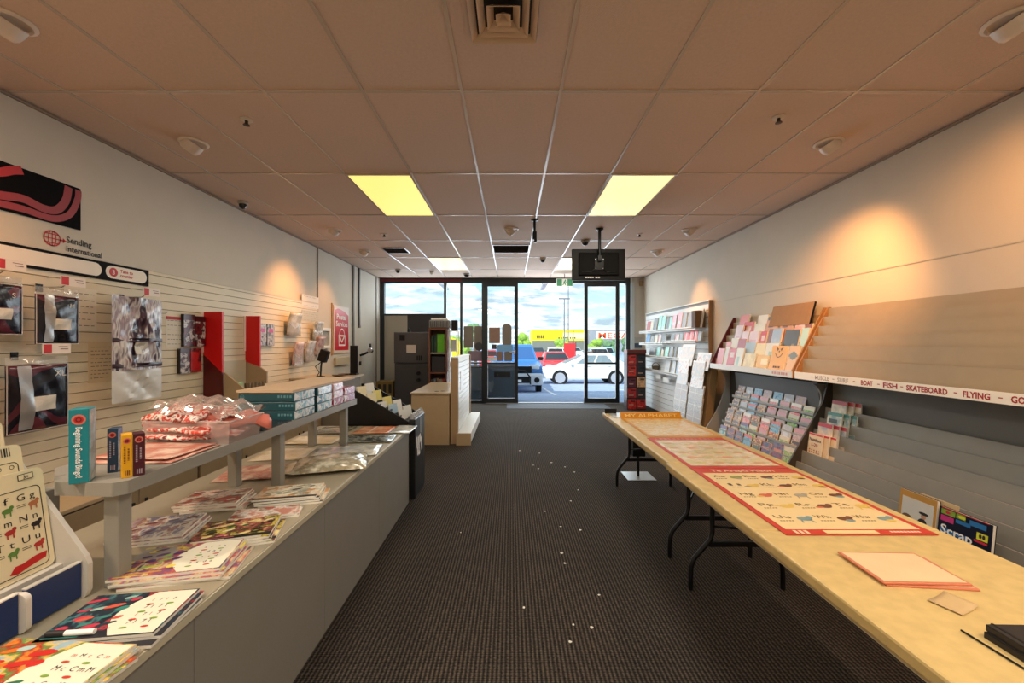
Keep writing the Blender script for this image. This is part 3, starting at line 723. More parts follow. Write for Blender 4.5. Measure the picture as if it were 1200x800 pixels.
# ---- hanging courier bags -------------------------------------------------
M_courier = printed('courier_print', [(16, 15, 24), (20, 18, 30), (84, 34, 46), (20, 18, 30), (96, 44, 54), (18, 18, 28)], 3.2, stretch=(1, 1, 1), rough=.22, interp='CONSTANT', detail=0)
M_silver = printed('silver_film', [(36, 30, 40), (90, 74, 86), (206, 200, 200), (150, 130, 140), (220, 218, 218), (84, 60, 74), (44, 34, 46)], 6, stretch=(1.6, 1.6, .45), rough=.18, detail=3)  # crumple glints and shade painted in as stretched noise
M_silverw = mat('white_film', (214, 212, 206), .3, var=.06, vscale=18)
M_labelw = mat('address_label', (214, 208, 196), .6)
def pouch(w, h, y, z, x, lab, group, size=None, style='dark', header=.05, name='courier_bag'):
    """bag hanging flat to the left wall, facing the aisle; local X runs along the wall"""
    t = thing(name, lab, 'courier bag', (x, y, z), PI/2, group)
    rs = random.Random(hash((round(w, 3), round(y, 3))) % 1000); ph = [rs.uniform(0, 6) for _ in range(6)]
    amp = .006 if style == 'dark' else .012
    def surf(z0, z1, back=0):
        def fn(u, v):
            zz = z0+(z1-z0)*v; bul = .018*math.sin(PI*u)*math.sin(PI*min(1, max(0, zz/h)))
            dy = amp*(math.sin(7*u+ph[0]+5*v)+.6*math.sin(17*u+11*v+ph[1])+.5*math.sin(23*v-9*u+ph[2]))
            return Vector((-w/2+w*u, -bul-dy*math.sin(PI*u)-.004+back, zz))
        return fn
    if style == 'dark':
        MB().grid(surf(0, h-header), 14, 14).build('bag', M_courier, t, local=True, smooth=True, solid=.004)
        MB().grid(surf(h-header, h), 12, 3).build('clear_header', M_plastic, t, local=True, smooth=True)
        lw, lh = w*.42, h*.21
        f = surf(0, h-header)
        MB().grid(lambda u, v: f(.36+.40*u, .30+.22*v)+Vector((0, -.004, 0)), 5, 4).build('address_label', M_labelw, t, local=True)
        g2 = MB()
        e = .004
        for a in ((0, .02), (.98, 1)):
            g2.grid(lambda u, v: f(a[0]+(a[1]-a[0])*u, v)+Vector((0, -.005, 0)), 1, 10)
        g2.grid(lambda u, v: f(u, .016*v)+Vector((0, -.005, 0)), 10, 1)
        g2.build('sealed_edge', mat('sealed_edge', (186, 178, 174), .4), t, local=True)
        gl_ = MB().grid(lambda u, v: f(.17+.2*u+.012*math.sin(5*v), .04+.95*v)+Vector((0, -.006, 0)), 4, 12)
        gl_.build('film_wrap', clear('film_wrap_%d' % rs.randint(0, 9999), (1, 1, 1), .5, .28, (.25, (214, 220, 224))), t, local=True, smooth=True)
        if size:
            MB().text(size, (w*.32, f(.8, .86).y-.006, h-header-.075), XP, ZP, .05*(w/.3), align='c').build('size_mark', M_labelw, t, local=True)
    else:
        MB().grid(surf(h*.30, h), 20, 26).build('film', M_silver, t, local=True, smooth=True)
        MB().grid(surf(0, h*.30), 16, 8).build('white_panel', M_silverw, t, local=True, smooth=True)
        for q in (.585, .345):
            g2 = MB().grid(lambda u, v: surf(h*(q-.02), h*(q+.02))(u, v)+Vector((0, -.006, 0)), 12, 2); g2.build('dark_band', mat('band_maroon', (52, 24, 34), .3), t, local=True, smooth=True)
        g2 = MB().grid(lambda u, v: surf(h*.45, h*.57)(.38+.25*u, v)+Vector((0, -.006, 0)), 4, 3); g2.build('address_label', M_labelw, t, local=True)
    return t
pouch(.33, .45, 2.50, .878, -2.90, 'large dark courier bag marked XL hanging low on the slat wall', 'courier bags', 'XL')
pouch(.25, .36, 2.632, 1.405, -2.93, 'smaller dark courier bag marked M hanging under the header sign', 'courier bags', 'M')
pouch(.26, .34, 2.31, 1.46, -2.93, 'dark courier bag cut off by the left edge below the header sign', 'courier bags', 'S')
pouch(.425, .80, 3.19, .965, -2.92, 'tall crumpled silver courier bag with a white lower panel on the slat wall', 'courier bags', None, 'silver')
# dark padded bags at far left edge
for k, (yy, l) in enumerate(((2.16, 'brown black padded mailing bag at the left edge beside the XL courier bag'), (2.245, 'second padded mailing bag tucked against the XL courier bag'))):
    t = thing('padded_bag', l, 'courier bag', (-2.84-.08*k, yy+.01*k, .9), PI/2+.9, 'padded mailing bags')
    MB().grid(lambda u, v: Vector((-.1+.2*u, -.016*math.sin(PI*u)-.004*math.sin(20*v+k), .48*v)), 8, 12).build('bag', [mat('padded_brown', (78, 58, 40), .5, var=.2, vscale=14), mat('padded_black', (34, 28, 26), .45, var=.2, vscale=14)][k], t, local=True, smooth=True, solid=.02)
# price tags + hooks
def hook(y, z, reach, lab, grp='slat wall hooks'):
    t = thing('slat_hook', lab, 'hook', (XS, y, z), 0, grp)
    MB().box(0, .008, -.018, .018, -.03, .02).build('plate', M_blackm, t, local=True)
    MB().tube([(.006, 0, 0), (reach-.02, 0, 0), (reach, 0, .012)], .0035, 6).build('wire', M_chrome, t, local=True)
hook(2.632, 1.772, .17, 'wire hook holding the M courier bag'); hook(2.5, 1.335, .19, 'wire hook holding the XL courier bag'); hook(3.19, 1.77, .18, 'wire hook holding the silver courier bag'); hook(2.31, 1.805, .17, 'wire hook holding the courier bag at the left edge')
hook(3.43, 1.66, .16, 'empty wire hook right of the silver courier bag')
def pricetag(y, z, x, w, lab):
    t = thing('price_tag', lab, 'price tag', (x, y, z), PI/2, 'red and white price tags')
    MB().tube([(0, .001, .058), (0, abs(x-XS)+.001, .058)], .003, 6).build('arm', M_chrome, t, local=True)
    MB().box(-w/2, w/2, 0, .002, 0, .062).build('card', mat('tag_white', (232, 218, 206), .5), t, local=True)
    MB().box(-w/2+.006, -w/2+.006+w*.28, -.001, 0, .004, .058).build('red_block', M_inkred, t, local=True)
    b = MB(); b.box(w*.05, w*.38, -.001, 0, .042, .046).box(w*.12, w*.4, -.001, 0, .026, .032); b.build('print', mat('tag_print', (140, 110, 100), .6), t, local=True)
pricetag(2.68, 1.782, -2.875, .155, 'red and white price tag above the M courier bag'); pricetag(2.565, 1.345, -2.855, .16, 'red and white price tag above the XL courier bag')
pricetag(3.255, 1.785, -2.865, .15, 'red and white price tag above the silver courier bag'); pricetag(2.345, 1.83, -2.875, .15, 'price tag at the left edge under the header sign')
# notices on the slat wall
def notice(y0, y1, z0, z1, lab, rgb=(226, 216, 198), head=None, rows=6, x=XS+.0022, tilt=0):
    t = thing('paper_notice', lab, 'notice', (x, (y0+y1)/2, z0), PI/2, 'paper notices on the left wall')
    w, h = y1-y0, z1-z0
    MB().box(-w/2, w/2, 0, .002, 0, h).build('sheet', mat('notice_%d_%d_%d' % rgb, rgb, .6), t, local=True)
    b = MB(); rs = random.Random(int(y0*1000))
    for r in range(rows):
        zz = h*(.86-.75*r/max(rows-1, 1)); x_ = -w*.4
        while x_ < w*.36:
            l = w*rs.uniform(.05, .2); b.box(x_, min(x_+l, w*.42), -.0006, 0, zz, zz+h*.018); x_ += l+w*.06
    b.build('print', mat('notice_print', (128, 118, 116), .7), t, local=True)
    if head: MB().box(-w/2, w/2, -.0008, 0, h*.9, h).build('heading', mat('notice_head', head, .6), t, local=True)
notice(2.78, 3.0, 1.50, 1.80, 'white printed notice right of the M courier bag')
notice(2.94, 3.12, 1.12, 1.42, 'cream printed notice left of the silver courier bag', (214, 196, 160), rows=9)
notice(3.60, 3.79, 1.37, 1.65, 'notice with a red heading right of the silver courier bag', (222, 214, 198), (176, 40, 50))
notice(5.94, 6.46, 1.95, 2.13, 'white notice at the top right end of the slat wall', (232, 226, 216), rows=2)
notice(5.94, 6.46, 1.74, 1.90, 'grey green notice just below the top right one on the slat wall', (196, 192, 176), rows=5)

# black phone card packs
M_packd = printed('pack_dark', [(26, 22, 26), (20, 18, 22), (120, 24, 34), (34, 26, 30), (210, 200, 196), (60, 20, 28)], 9, [(0, 1, .82, 1, (66, 14, 22))], rough=.3)
M_packr = printed('pack_red', [(40, 18, 22), (170, 24, 26), (200, 40, 40), (30, 18, 22)], 8, rough=.3)
M_packm = printed('pack_magenta', [(40, 40, 52), (52, 52, 64), (196, 190, 186), (40, 40, 50)], 10, [(.2, .8, .6, .78, (190, 40, 130))], rough=.3)
M_packb = mat('pack_back', (30, 26, 28), .5)
CARDS = {}
def card_mesh(w, h, t, front, edge, bend=0):
    key = (round(w, 4), round(h, 4), round(t, 4), front.name, edge.name)
    if key not in CARDS:
        b = MB().box(-w/2, w/2, 0, t, 0, h, 1); b.m[4] = 0
        CARDS[key] = b.mesh('card', [front, edge])
        me = CARDS[key]
        bm = bmesh.new(); bm.from_mesh(me); bmesh.ops.recalc_face_normals(bm, faces=bm.faces); bm.to_mesh(me); bm.free()
    return CARDS[key]
# front face index: box faces order -> (0,4,5,1) is the y0 face (index 2)
def card_mesh(w, h, t, front, edge):
    key = (round(w, 4), round(h, 4), round(t, 4), front.name, edge.name)
    if key not in CARDS:
        b = MB().box(-w/2, w/2, 0, t, 0, h, 1); b.m[2] = 0
        me = b.mesh('card', [front, edge])
        bm = bmesh.new(); bm.from_mesh(me); bmesh.ops.recalc_face_normals(bm, faces=bm.faces); bm.to_mesh(me); bm.free()
        CARDS[key] = me
    return CARDS[key]
def card(name, lab, cat, loc, w, h, t, front, edge=None, rz=0, tilt=0, group=None, roll=0):
    o = bpy.data.objects.new(name, card_mesh(w, h, t, front, edge or M_paper)); COL.objects.link(o)
    o.location = loc; o.rotation_euler = (-tilt, roll, rz); o['_l'] = tuple(loc)
    return tag(o, lab, cat, group)
RZL, RZR = PI/2, -PI/2     # facing the aisle from the left wall / the right wall
def wallpack(y, z, w, h, m, lab, x=XS+.0305):
    card('phone_pack', lab, 'packet', (x, y, z), w, h, .03, m, M_packb, RZL, 0, 'packets hanging on the slat wall')
wallpack(3.83, 1.38, .13, .30, M_packd, 'black and red packet left of the first red board, left one of the upper pair')
wallpack(3.965, 1.38, .12, .29, M_packd, 'black and red packet touching the first red board, right one of the upper pair')
wallpack(3.78, 1.13, .11, .23, M_packd, 'black packet in the lower pair left of the first red board')
wallpack(3.91, 1.14, .13, .22, M_packr, 'red packet in the lower pair left of the first red board')
wallpack(4.97, 1.38, .13, .27, M_packm, 'dark packet touching the second red board, left one of its pair')
wallpack(5.13, 1.38, .15, .27, M_packm, 'dark packet with magenta print right of the second red board')

# ---- red fins and hopper bin on the wall ----------------------------------
M_peach = mat('fin_back', (214, 172, 138), .5)
for y, dx, lab in ((4.04, .185, 'tall red board standing out from the slat wall, nearer one'), (4.68, .165, 'tall red board standing out from the slat wall, farther one')):
    t = thing('red_board', lab, 'display board', (XS, y, .95), 0, 'red display boards')
    zb, zf = 1.30-.10*(y > 4.5), 1.12+.02*(y > 4.5)
    b = MB().prism([(XS, y, zb), (XS+dx, y, zf), (XS+dx, y, 1.722), (XS, y, 1.722)], (0, .022, 0)); b.build('upper_panel', M_red, t)
    if y < 4.5:
        MB().prism([(XS, y, .80), (XS+dx, y, .80), (XS+dx, y, zf-.002), (XS, y, zb-.002)], (0, .022, 0)).build('lower_panel', M_maroon, t)
    else:
        MB().prism([(XS, y, .95), (XS+dx+.08, y, .95), (XS+dx+.08, y, zf-.06), (XS+dx, y, zf-.002), (XS, y, zb-.002)], (0, .022, 0)).build('lower_panel', M_tan, t)
    MB().box(XS, XS+.006, y-.03, y, 1.32, 1.72).build('edge_strip', mat('fin_edge', (236, 220, 208), .5), t)
t = thing('hopper_bin', 'tan open bin fixed between the two red boards', 'bin', (XS+.2, 4.36, .86))
b = MB().prism([(XS+.19, 4.066, .86), (XS+.42, 4.066, .86), (XS+.42, 4.066, .93), (XS+.19, 4.066, 1.118)], (0, .02, 0)); b.build('side_panel', M_tan, t)
MB().box(XS+.002, XS+.012, 4.07, 4.67, .86, 1.22).build('back_panel', mat('bin_back', (196, 184, 158), .5), t)
MB().box(XS+.012, XS+.42, 4.09, 4.67, .86, .875).build('base', M_tan, t)
MB().box(XS+.40, XS+.42, 4.09, 4.67, .875, .93).build('front_lip', M_tan, t)
for k in range(5):
    b = MB().lathe([(.029, 0), (.03, .005), (.03, .098), (.0285, .105), (.0001, .105)], (0, 0, 0), n=16)
    o = b.build('brown_tin', mat('tin_brown', (112, 88, 56), .45, var=.1), local=True, smooth=True, loc=(XS+.22, 4.38+.063*k, .876))
    tag(o, 'brown cylinder standing in the tan bin, %s from the near end of its row' % ORD[k], 'tin', 'brown tins in the tan bin')
o = MB().box(-.045, .045, -.06, .06, 0, .13).build('green_packet', mat('pale_green', (158, 190, 120), .5), local=True, loc=(XS+.17, 4.26, .876), bevel=.012)
tag(o, 'pale green packet standing in the tan bin beside the brown tins', 'packet')

# ---- brochure pockets, frame, postal sign ---------------------------------
M_leaflet = [printed('leaflet_%d' % i, c, 16, rough=.4) for i, c in enumerate(([(214, 206, 192), (190, 184, 170), (228, 222, 208)], [(206, 176, 172), (224, 200, 196), (190, 150, 150)], [(196, 192, 190), (170, 168, 168), (216, 212, 208)], [(170, 128, 122), (150, 112, 110), (196, 170, 166)], [(186, 190, 188), (150, 156, 158), (214, 214, 208)]))]
for k, (y, z, w, h, l) in enumerate(((5.62, 1.52, .3, .30, 'clear brochure pocket of pale leaflets, upper left of the group'), (5.72, 1.10, .24, .32, 'brochure pocket of pinkish leaflets, lower left of the group'),
                                     (6.05, 1.14, .24, .30, 'brochure pocket of white leaflets, lower middle of the group'), (6.36, 1.22, .24, .28, 'brochure pocket of mauve leaflets, lower right of the group'), (6.30, 1.46, .26, .28, 'brochure pocket of grey leaflets, upper right of the group'))):
    t = thing('brochure_holder', l, 'brochure holder', (XS+.01, y, z), RZL, 'brochure pockets on the left wall')
    MB().grid(lambda u, v: Vector((-w/2+w*u, -.03-.05*v*v-.01*math.sin(PI*u), .01+h*v)), 4, 8).build('leaflets', M_leaflet[k], t, local=True, smooth=True, solid=.018)
    MB().box(-w/2-.005, w/2+.005, -.066, -.062, 0, h*.55).box(-w/2-.005, w/2+.005, -.062, 0, -.003, .0).box(-w/2, w/2, -.062, .0095, .0, .004).box(-w/2, w/2, .005, .0098, 0, h*.6).build('pocket', M_plastic, t, local=True)
t = thing('wall_frame', 'small white framed panel on the wall just past the slat wall', 'frame', (WL, 6.75, 1.32))
y0, y1 = 6.52, 6.86
MB().box(WL, WL+.05, y0, y0+.05, 1.32, 1.66).box(WL, WL+.05, y1-.05, y1, 1.32, 1.66).box(WL, WL+.05, y0+.05, y1-.05, 1.32, 1.37).box(WL, WL+.05, y0+.05, y1-.05, 1.61, 1.66).build('frame', M_white2, t, bevel=.004)
MB().box(WL, WL+.02, y0+.05, y1-.05, 1.37, 1.61).build('insert', mat('insert_grey', (160, 160, 154), .4), t)
t = thing('postal_sign', 'red Postal Services sign with white envelope emblem on the left wall', 'sign', (WL, 7.35, 1.24))
y0, y1, z0, z1 = 7.02, 7.68, 1.235, 2.07
MB().box(WL, WL+.03, y0, y1, z0, z1).build('backing', mat('sign_edge', (226, 206, 192), .5), t, bevel=.003)
b = MB(); xx = WL+.031
top = [(y0+.04, z1-.08)] + [(y0+.16+(y1-.04-y0-.16)*q, z1-.03-.10*q*q-.02) for q in (0, .25, .5, .75, 1)]
b.poly([(xx, y0+.03, z0+.05), (xx, y1-.03, z0+.05)]+[(xx, p[0], p[1]) for p in reversed(top)]); b.build('red_panel', mat('postal_red', (196, 22, 38), .4), t)
b = MB().text('Postal', (xx+.002, (y0+y1)/2-.02, z0+.60), YP, ZP, .135, align='c', bold=True, width=.40).text('Services', (xx+.002, (y0+y1)/2, z0+.475), YP, ZP, .135, align='c', bold=True, width=.50)
b.build('lettering', M_inkwhite, t)
b = MB(); yc, zc = (y0+y1)/2, z0+.25; xx2 = xx+.002
b.ribbon([(yc-.13, zc+.06), (yc-.13, zc-.11), (yc+.13, zc-.11), (yc+.13, zc+.06)], .035, YP, ZP, (xx2, 0, 0))
b.ribbon([(yc-.15, zc+.06), (yc+.15, zc+.06)], .03, YP, ZP, (xx2, 0, 0)); b.ribbon([(yc-.10, zc+.04), (yc-.01, zc-.055), (yc+.10, zc+.05)], .035, YP, ZP, (xx2, 0, 0))
b.ring((xx2, yc, zc+.06), YP, ZP, .12, .13, .02, a0=0, a1=PI)
b.build('envelope_emblem', M_inkwhite, t)
MB().box(WL, WL+.02, 6.98, 7.0, 1.2, 2.1).build('trim_21', mat('sign_side', (196, 150, 104), .6))['kind'] = 'structure'
t = thing('wall_notice_tray', 'pale acrylic tray on the wall below the red postal sign', 'tray', (WL, 7.35, 1.02))
MB().box(WL, WL+.05, 7.08, 7.66, 1.02, 1.16).build('tray', mat('acrylic_tray', (198, 186, 160), .3), t, bevel=.006)
# conduits
for y, z0, l in ((7.92, .95, 'long grey cable conduit running down the left wall past the postal sign'), (8.22, 1.72, 'short dark cable conduit running down the left wall from the ceiling')):
    t = thing('cable_conduit', l, 'conduit', (WL+.02, y, z0))
    MB().box(WL, WL+.035, y-.025, y+.025, z0, CEIL-.02).build('trunking', mat('conduit_grey', (128, 126, 122), .5) if z0 < 1 else mat('conduit_dark', (92, 90, 88), .5), t, bevel=.003)
    MB().box(WL, WL+.042, y-.032, y+.032, z0, z0+.05).build('end_cap', M_grey, t, bevel=.003)
t = thing('payment_panel', 'tall black panel standing at the end of the back bench', 'panel', (-2.40, 6.22, .932))
MB().box(-2.455, -2.34, 6.21, 6.25, .955, 1.375).build('screen', M_black, t, bevel=.006)
MB().box(-2.45, -2.345, 6.17, 6.29, .931, .955).build('foot', M_black, t, bevel=.004)
t = thing('wall_bracket', 'round chrome bracket with a black arm sticking out of the left wall', 'bracket', (WL, 8.3, 1.2))
MB().tube([(WL, 8.30, 1.16), (WL+.08, 8.32, 1.19), (WL+.18, 8.34, 1.24)], .022).build('arm', M_black, t)
MB().lathe([(.0001, -.03), (.055, -.03), (.06, 0), (.05, .03), (.0001, .04)], (WL+.20, 8.34, 1.26), Matrix.Rotation(PI/2, 3, 'X')).build('head', M_chrome, t, smooth=True)
t = thing('light_switch', 'small dark switch plate on the left wall near the front corner', 'switch', (WL, 8.9, 1.3))
MB().box(WL, WL+.012, 8.86, 8.95, 1.28, 1.40).build('plate', M_blackm, t, bevel=.002)
MB().box(WL+.012, WL+.018, 8.89, 8.92, 1.32, 1.36).build('rocker', M_black, t)
t = thing('power_socket', 'small black wall socket low on the left wall past the bench', 'socket', (WL, 8.3, .98))
MB().box(WL, WL+.012, 8.26, 8.36, .96, 1.04).build('plate', M_black, t, bevel=.002)

# ---- low cupboards behind the counter --------------------------------------
for k in range(4):
    y0 = 1.2+1.09*k
    t = thing('low_cupboard', 'brown low cupboard against the left wall, %s from the camera' % ORD[k], 'cupboard', (-2.8, y0+.545, 0), 0, 'low cupboards behind the counter')
    MB().box(-3.05, -2.6, y0+.005, y0+1.085, .06, .42).build('carcass', mat('cupboard_brown', (140, 116, 84), .55, var=.05), t)
    MB().box(-3.05, -2.64, y0+.02, y0+1.07, 0, .06).build('plinth', M_black, t)
    for q in (0, 1):
        d = MB().box(-2.6, -2.582, y0+.015+.53*q, y0+.54+.53*q, .075, .41).build('door', mat('cupboard_door', (156, 132, 98), .5, var=.04), t, bevel=.003)
        MB().box(-2.582, -2.57, y0+.485+.1*q, y0+.5+.1*q, .2, .32).build('handle', M_alu, d)
    MB().box(-3.05, -2.575, y0+.002, y0+1.088, .42, .445).build('top', M_tan, t, bevel=.003)
# back bench with phone
t = thing('back_bench', 'tan serving bench against the left wall before the postal sign', 'bench', (-2.68, 5.95, 0))
MB().box(-3.05, -2.28, 5.6, 6.32, .90, .93).build('top', mat('bench_top', (170, 156, 130), .4), t, bevel=.004)
MB().box(-3.04, -2.32, 5.64, 6.28, .08, .90).build('carcass', mat('bench_front', (126, 114, 96), .55), t)
MB().box(-3.04, -2.36, 5.7, 6.22, 0, .08).build('plinth', M_black, t)
t = thing('phone_stand', 'black card terminal on a thin stand with cord, on the back bench', 'card terminal', (-2.72, 5.82, .93))
MB().lathe([(.06, 0), (.06, .01), (.02, .018)], (-2.72, 5.82, .93)).build('base', M_black, t, smooth=True)
MB().tube([(-2.72, 5.82, .945), (-2.71, 5.82, 1.1), (-2.68, 5.80, 1.2)], .012).build('pole', M_blackm, t)
MB().obox((-2.66, 5.79, 1.23), (.12, .09, .17), Matrix.Rotation(.35, 3, 'Y')).build('terminal', M_black, t, bevel=.012)
MB().tube([(-2.68, 5.77, 1.15), (-2.76, 5.75, 1.08), (-2.70, 5.74, 1.0), (-2.74, 5.76, .945)], .006).build('cord', M_black, t)
for x, y, l in ((-2.52, 5.95, 'small dark dish on the back bench near the card terminal'), (-2.52, 6.16, 'second small dark dish farther along the back bench')):
    o = MB().lathe([(.05, 0), (.085, .012), (.09, .02), (.08, .016), (.001, .008)], (0, 0, 0)).build('dish', mat('dish_dark', (86, 76, 62), .4), local=True, smooth=True, loc=(x, y, .93))
    tag(o, l, 'dish')

# ---- long low counter -------------------------------------------------------
CT = .668
t = thing('sales_counter', 'long low grey counter with pale worktop covered in workbooks', 'counter', (-1.3, 2.0, 0))
M_panel = mat('counter_panel', (128, 125, 116), .55, var=.035, vscale=5, bump=.05, bscale=90)
MB().box(-1.72, -.89, .35, 3.66, CT-.028, CT).build('worktop', mat('worktop_grey', (158, 148, 126), .38, var=.05, vscale=9), t, bevel=.003)
MB().box(-.893, -.885, .35, 3.66, CT-.026, CT-.004).build('edge_band', mat('edge_band', (188, 180, 156), .4), t)
b = MB()
for k in range(4): b.box(-.93, -.908, .35+.8175*k+.001, .35+.8175*(k+1)-.001, 0, CT-.028)
b.build('front_panel', M_panel, t)
MB().box(-1.66, -.93, 3.60, 3.62, 0, CT-.028).build('end_panel', M_panel, t)
MB().box(-1.70, -1.68, .4, 3.6, 0, CT-.028).build('back_panel', M_brown, t)
# ---- riser shelf on the counter
t = thing('riser_shelf', 'grey raised shelf on square posts standing on the counter', 'shelf', (-1.3, 2.1, CT))
ST = 1.0
MB().prism([(-1.50, 1.34, ST-.04), (-1.35, 1.205, ST-.04), (-1.17, 1.195, ST-.04), (-1.145, 1.22, ST-.04), (-1.145, 3.03, ST-.04), (-1.50, 3.03, ST-.04)], (0, 0, .04)).build('shelf_board', M_riser, t, bevel=.004)
for yy in (1.235, 2.10, 2.93):
    for xx, lab in ((-1.212, 'front'), (-1.438, 'back')):
        MB().box(xx-.023, xx+.023, yy, yy+.045, CT, ST-.04).build('post', M_riser, t, bevel=.003)

# ---- things on the riser ----------------------------------------------------
def game_box(c, w, d, h, rz, rgb, side, lab, txt, disc, fs, z=ST):
    t = thing('game_box', lab, 'game box', (c[0], c[1], z), rz, 'learning game boxes on the riser shelf')
    MB().box(0, w, 0, d, 0, h, 0).build('carton', mat('carton_%d_%d_%d' % rgb, rgb, .38), t, local=True, bevel=.0012)
    MB().box(w, w+.001, .003, d-.003, .004, h-.004).build('picture_side', side, t, local=True)
    yy = -.0008; xm = w/2
    if disc:
        b = MB().disc((xm, yy, h*.86), XP, ZP, w*.36, n=20, m=0).disc((xm, yy-.0006, h*.86), XP, ZP, w*.25, m=1).ring((xm, yy-.001, h*.86), XP, ZP, w*.15, w*.15, .002, m=2)
        b.build('emblem', [mat('emblem_pale', (206, 120, 100), .5), M_inkred, M_ink], t, local=True)
    if txt: MB().text(txt, (xm-fs*.32, yy, h*.76), -ZP, XP, fs, bold=True, width=h*.68).build('lettering', M_inkwhite, t, local=True)
    else:
        b = MB(); r_ = random.Random(int(c[0]*1e4))
        for x0, za, zb in ((w*.22, .34, .74), (w*.56, .40, .68)):
            z = za
            while z < zb: q = r_.uniform(.018, .04); b.box(x0, x0+w*.16, yy, yy+.0003, h*z, h*min(z+q, zb)); z += q+.014
        for x0 in (.3, .5, .66): b.box(w*x0, w*x0+w*.1, yy, yy+.0003, h*.06, h*.17)
        b.build('faded_print', mat('box_print_dark', (120, 60, 20), .5) if rgb[0] > 200 else mat('box_print_pale', (170, 150, 160), .5), t, local=True)
    return t
side = printed('game_side', [(196, 206, 210), (170, 190, 196), (140, 150, 150), (206, 200, 190)], 14)
game_box((-1.281, 1.18), .043, .055, .217, .54, (16, 124, 134), side, 'tall teal Beginning Sounds Bingo box standing on the near end of the riser', 'Beginning Sounds Bingo!', True, .020)
game_box((-1.273, 1.285), .025, .042, .139, .50, (28, 58, 84), printed('game_side_blue', [(120, 170, 210), (196, 210, 220), (60, 110, 170)], 16), 'small navy game box between the teal box and the yellow box', None, True, .011)
game_box((-1.178, 1.2325), .025, .048, .131, .80, (226, 164, 20), printed('game_side_yel', [(226, 164, 20), (240, 200, 90)], 16), 'small yellow game box beside the maroon one on the riser', None, True, .011)
game_box((-1.160, 1.2515), .027, .048, .131, .80, (70, 14, 26), printed('game_side_mar', [(70, 14, 26), (110, 40, 50)], 16), 'small maroon game box right of the yellow one', None, True, .011)
# flat pink magazines and clear bins
M_pink = printed('pink_sheets', [(206, 150, 130), (222, 186, 164), (190, 110, 92), (232, 206, 184)], 7, rough=.3)
def wavy(name, lab, cat, c, w, d, t_, m, rz=0, amp=.003, group=None, sol=.003):
    ph = random.uniform(0, 6)
    o = MB().grid(lambda u, v: Vector(((u-.5)*w, (v-.5)*d, t_+amp*(math.sin(5*u+ph)+math.sin(7*v+2*ph))*.5+amp)), 10, 10).build(name, m, local=True, smooth=True, solid=sol, loc=c, rot=(0, 0, rz))
    return tag(o, lab, cat, group)
wavy('picture_sheet', 'pink toned wrapped sheet on the riser in front of the clear tub, lower one', 'sheet', (-1.31, 1.505, ST), .30, .25, .0035, M_pink, .03, .002)
wavy('picture_sheet', 'pink toned wrapped sheet on the riser in front of the clear tub, upper one', 'sheet', (-1.315, 1.515, ST+.009), .28, .225, .0035, M_pink, -.04, .002)
M_bagred = printed('wrapped_red', [(186, 36, 30), (206, 70, 54), (236, 206, 190), (196, 44, 36), (244, 230, 220), (120, 40, 36), (214, 90, 70)], 13, rough=.15, interp='EASE', detail=3)
def tub(x0, x1, y0, y1, h, lab, z=ST):
    t = thing('clear_tub', lab, 'tub', ((x0+x1)/2, (y0+y1)/2, z), 0, 'clear plastic tubs on the riser')
    cx, cy = (x0+x1)/2, (y0+y1)/2; e = .012; T = .003
    a = [(x0+e-cx, y0+e-cy, 0), (x1-e-cx, y0+e-cy, 0), (x1-e-cx, y1-e-cy, 0), (x0+e-cx, y1-e-cy, 0)]
    b_ = [(x0-cx, y0-cy, h), (x1-cx, y0-cy, h), (x1-cx, y1-cy, h), (x0-cx, y1-cy, h)]
    MB().add(a+b_, [(0, 1, 2, 3), (0, 1, 5, 4), (1, 2, 6, 5), (2, 3, 7, 6), (3, 0, 4, 7)]).build('shell', M_bin, t, local=True)
    r = MB(); 
    for i in range(4): r.tube([b_[i], b_[(i+1) % 4]], .004, 6)
    r.build('rim', clear('tub_rim', (.96, .95, .94), .25, .1, (.3, (236, 226, 218))), t, local=True)
    return t
tub(-1.49, -1.136, 1.645, 1.87, .092, 'large clear tub heaped with red wrapped packets on the riser', ST)
pk = random.Random(3)
for k in range(13):
    lay = k//4
    lx, ly = -1.33+pk.uniform(-.04, .03)-.02*lay, 1.70+(k % 4)*.038+pk.uniform(-.01, .01)
    zz = ST+.004+.034*lay+.009*(k%4)
    w, d = .26, .14
    def fn(u, v, k=k): 
        return Vector(((u-.5)*w+.0*v, (v-.5)*d*.8, .018*math.sin(PI*u)*math.sin(PI*v)+.004*math.sin(9*u+k)+.005*math.sin(13*v+k*2)))
    o = MB().grid(fn, 9, 9).build('wrapped_packet', M_bagred, local=True, smooth=True, solid=.012, loc=(lx, ly, zz+.012), rot=(pk.uniform(-.12, .12)+(.25 if lay > 1 else 0), pk.uniform(-.12, .12), pk.uniform(-.35, .35)))
    tag(o, 'red and white wrapped packet heaped in the large clear tub on the riser', 'packet', 'red wrapped packets in the large tub')
o = MB().grid(lambda u, v: Vector(((u-.5)*.27, (v-.5)*.10, .05*math.sin(PI*v)**.6+.012*math.sin(11*u)+.006*math.sin(17*v+5*u))), 14, 8).build('wrapped_packet', mat('pale_red_pack', (226, 128, 112), .2, var=.15, vscale=18), local=True, smooth=True, loc=(-1.22, 1.80, ST+.055), solid=.008, rot=(0, .15, .9))
tag(o, 'pale red packet lying at the aisle side of the clear tub', 'packet')
o = MB().grid(lambda u, v: Vector(((u-.5)*.34, (v-.5)*.26, .038*math.sin(PI*u)**.5*math.sin(PI*v)**.5+.016*math.sin(9*u+6*v)*math.sin(13*v-3*u)+.01*math.sin(23*u+3*v))), 26, 26).build('plastic_bag', clear('crinkled_bag', (.97, .95, .94), .3, .14, (.18, (240, 222, 210))), local=True, smooth=False, loc=(-1.30, 1.77, ST+.128), rot=(.0, .12, .2))
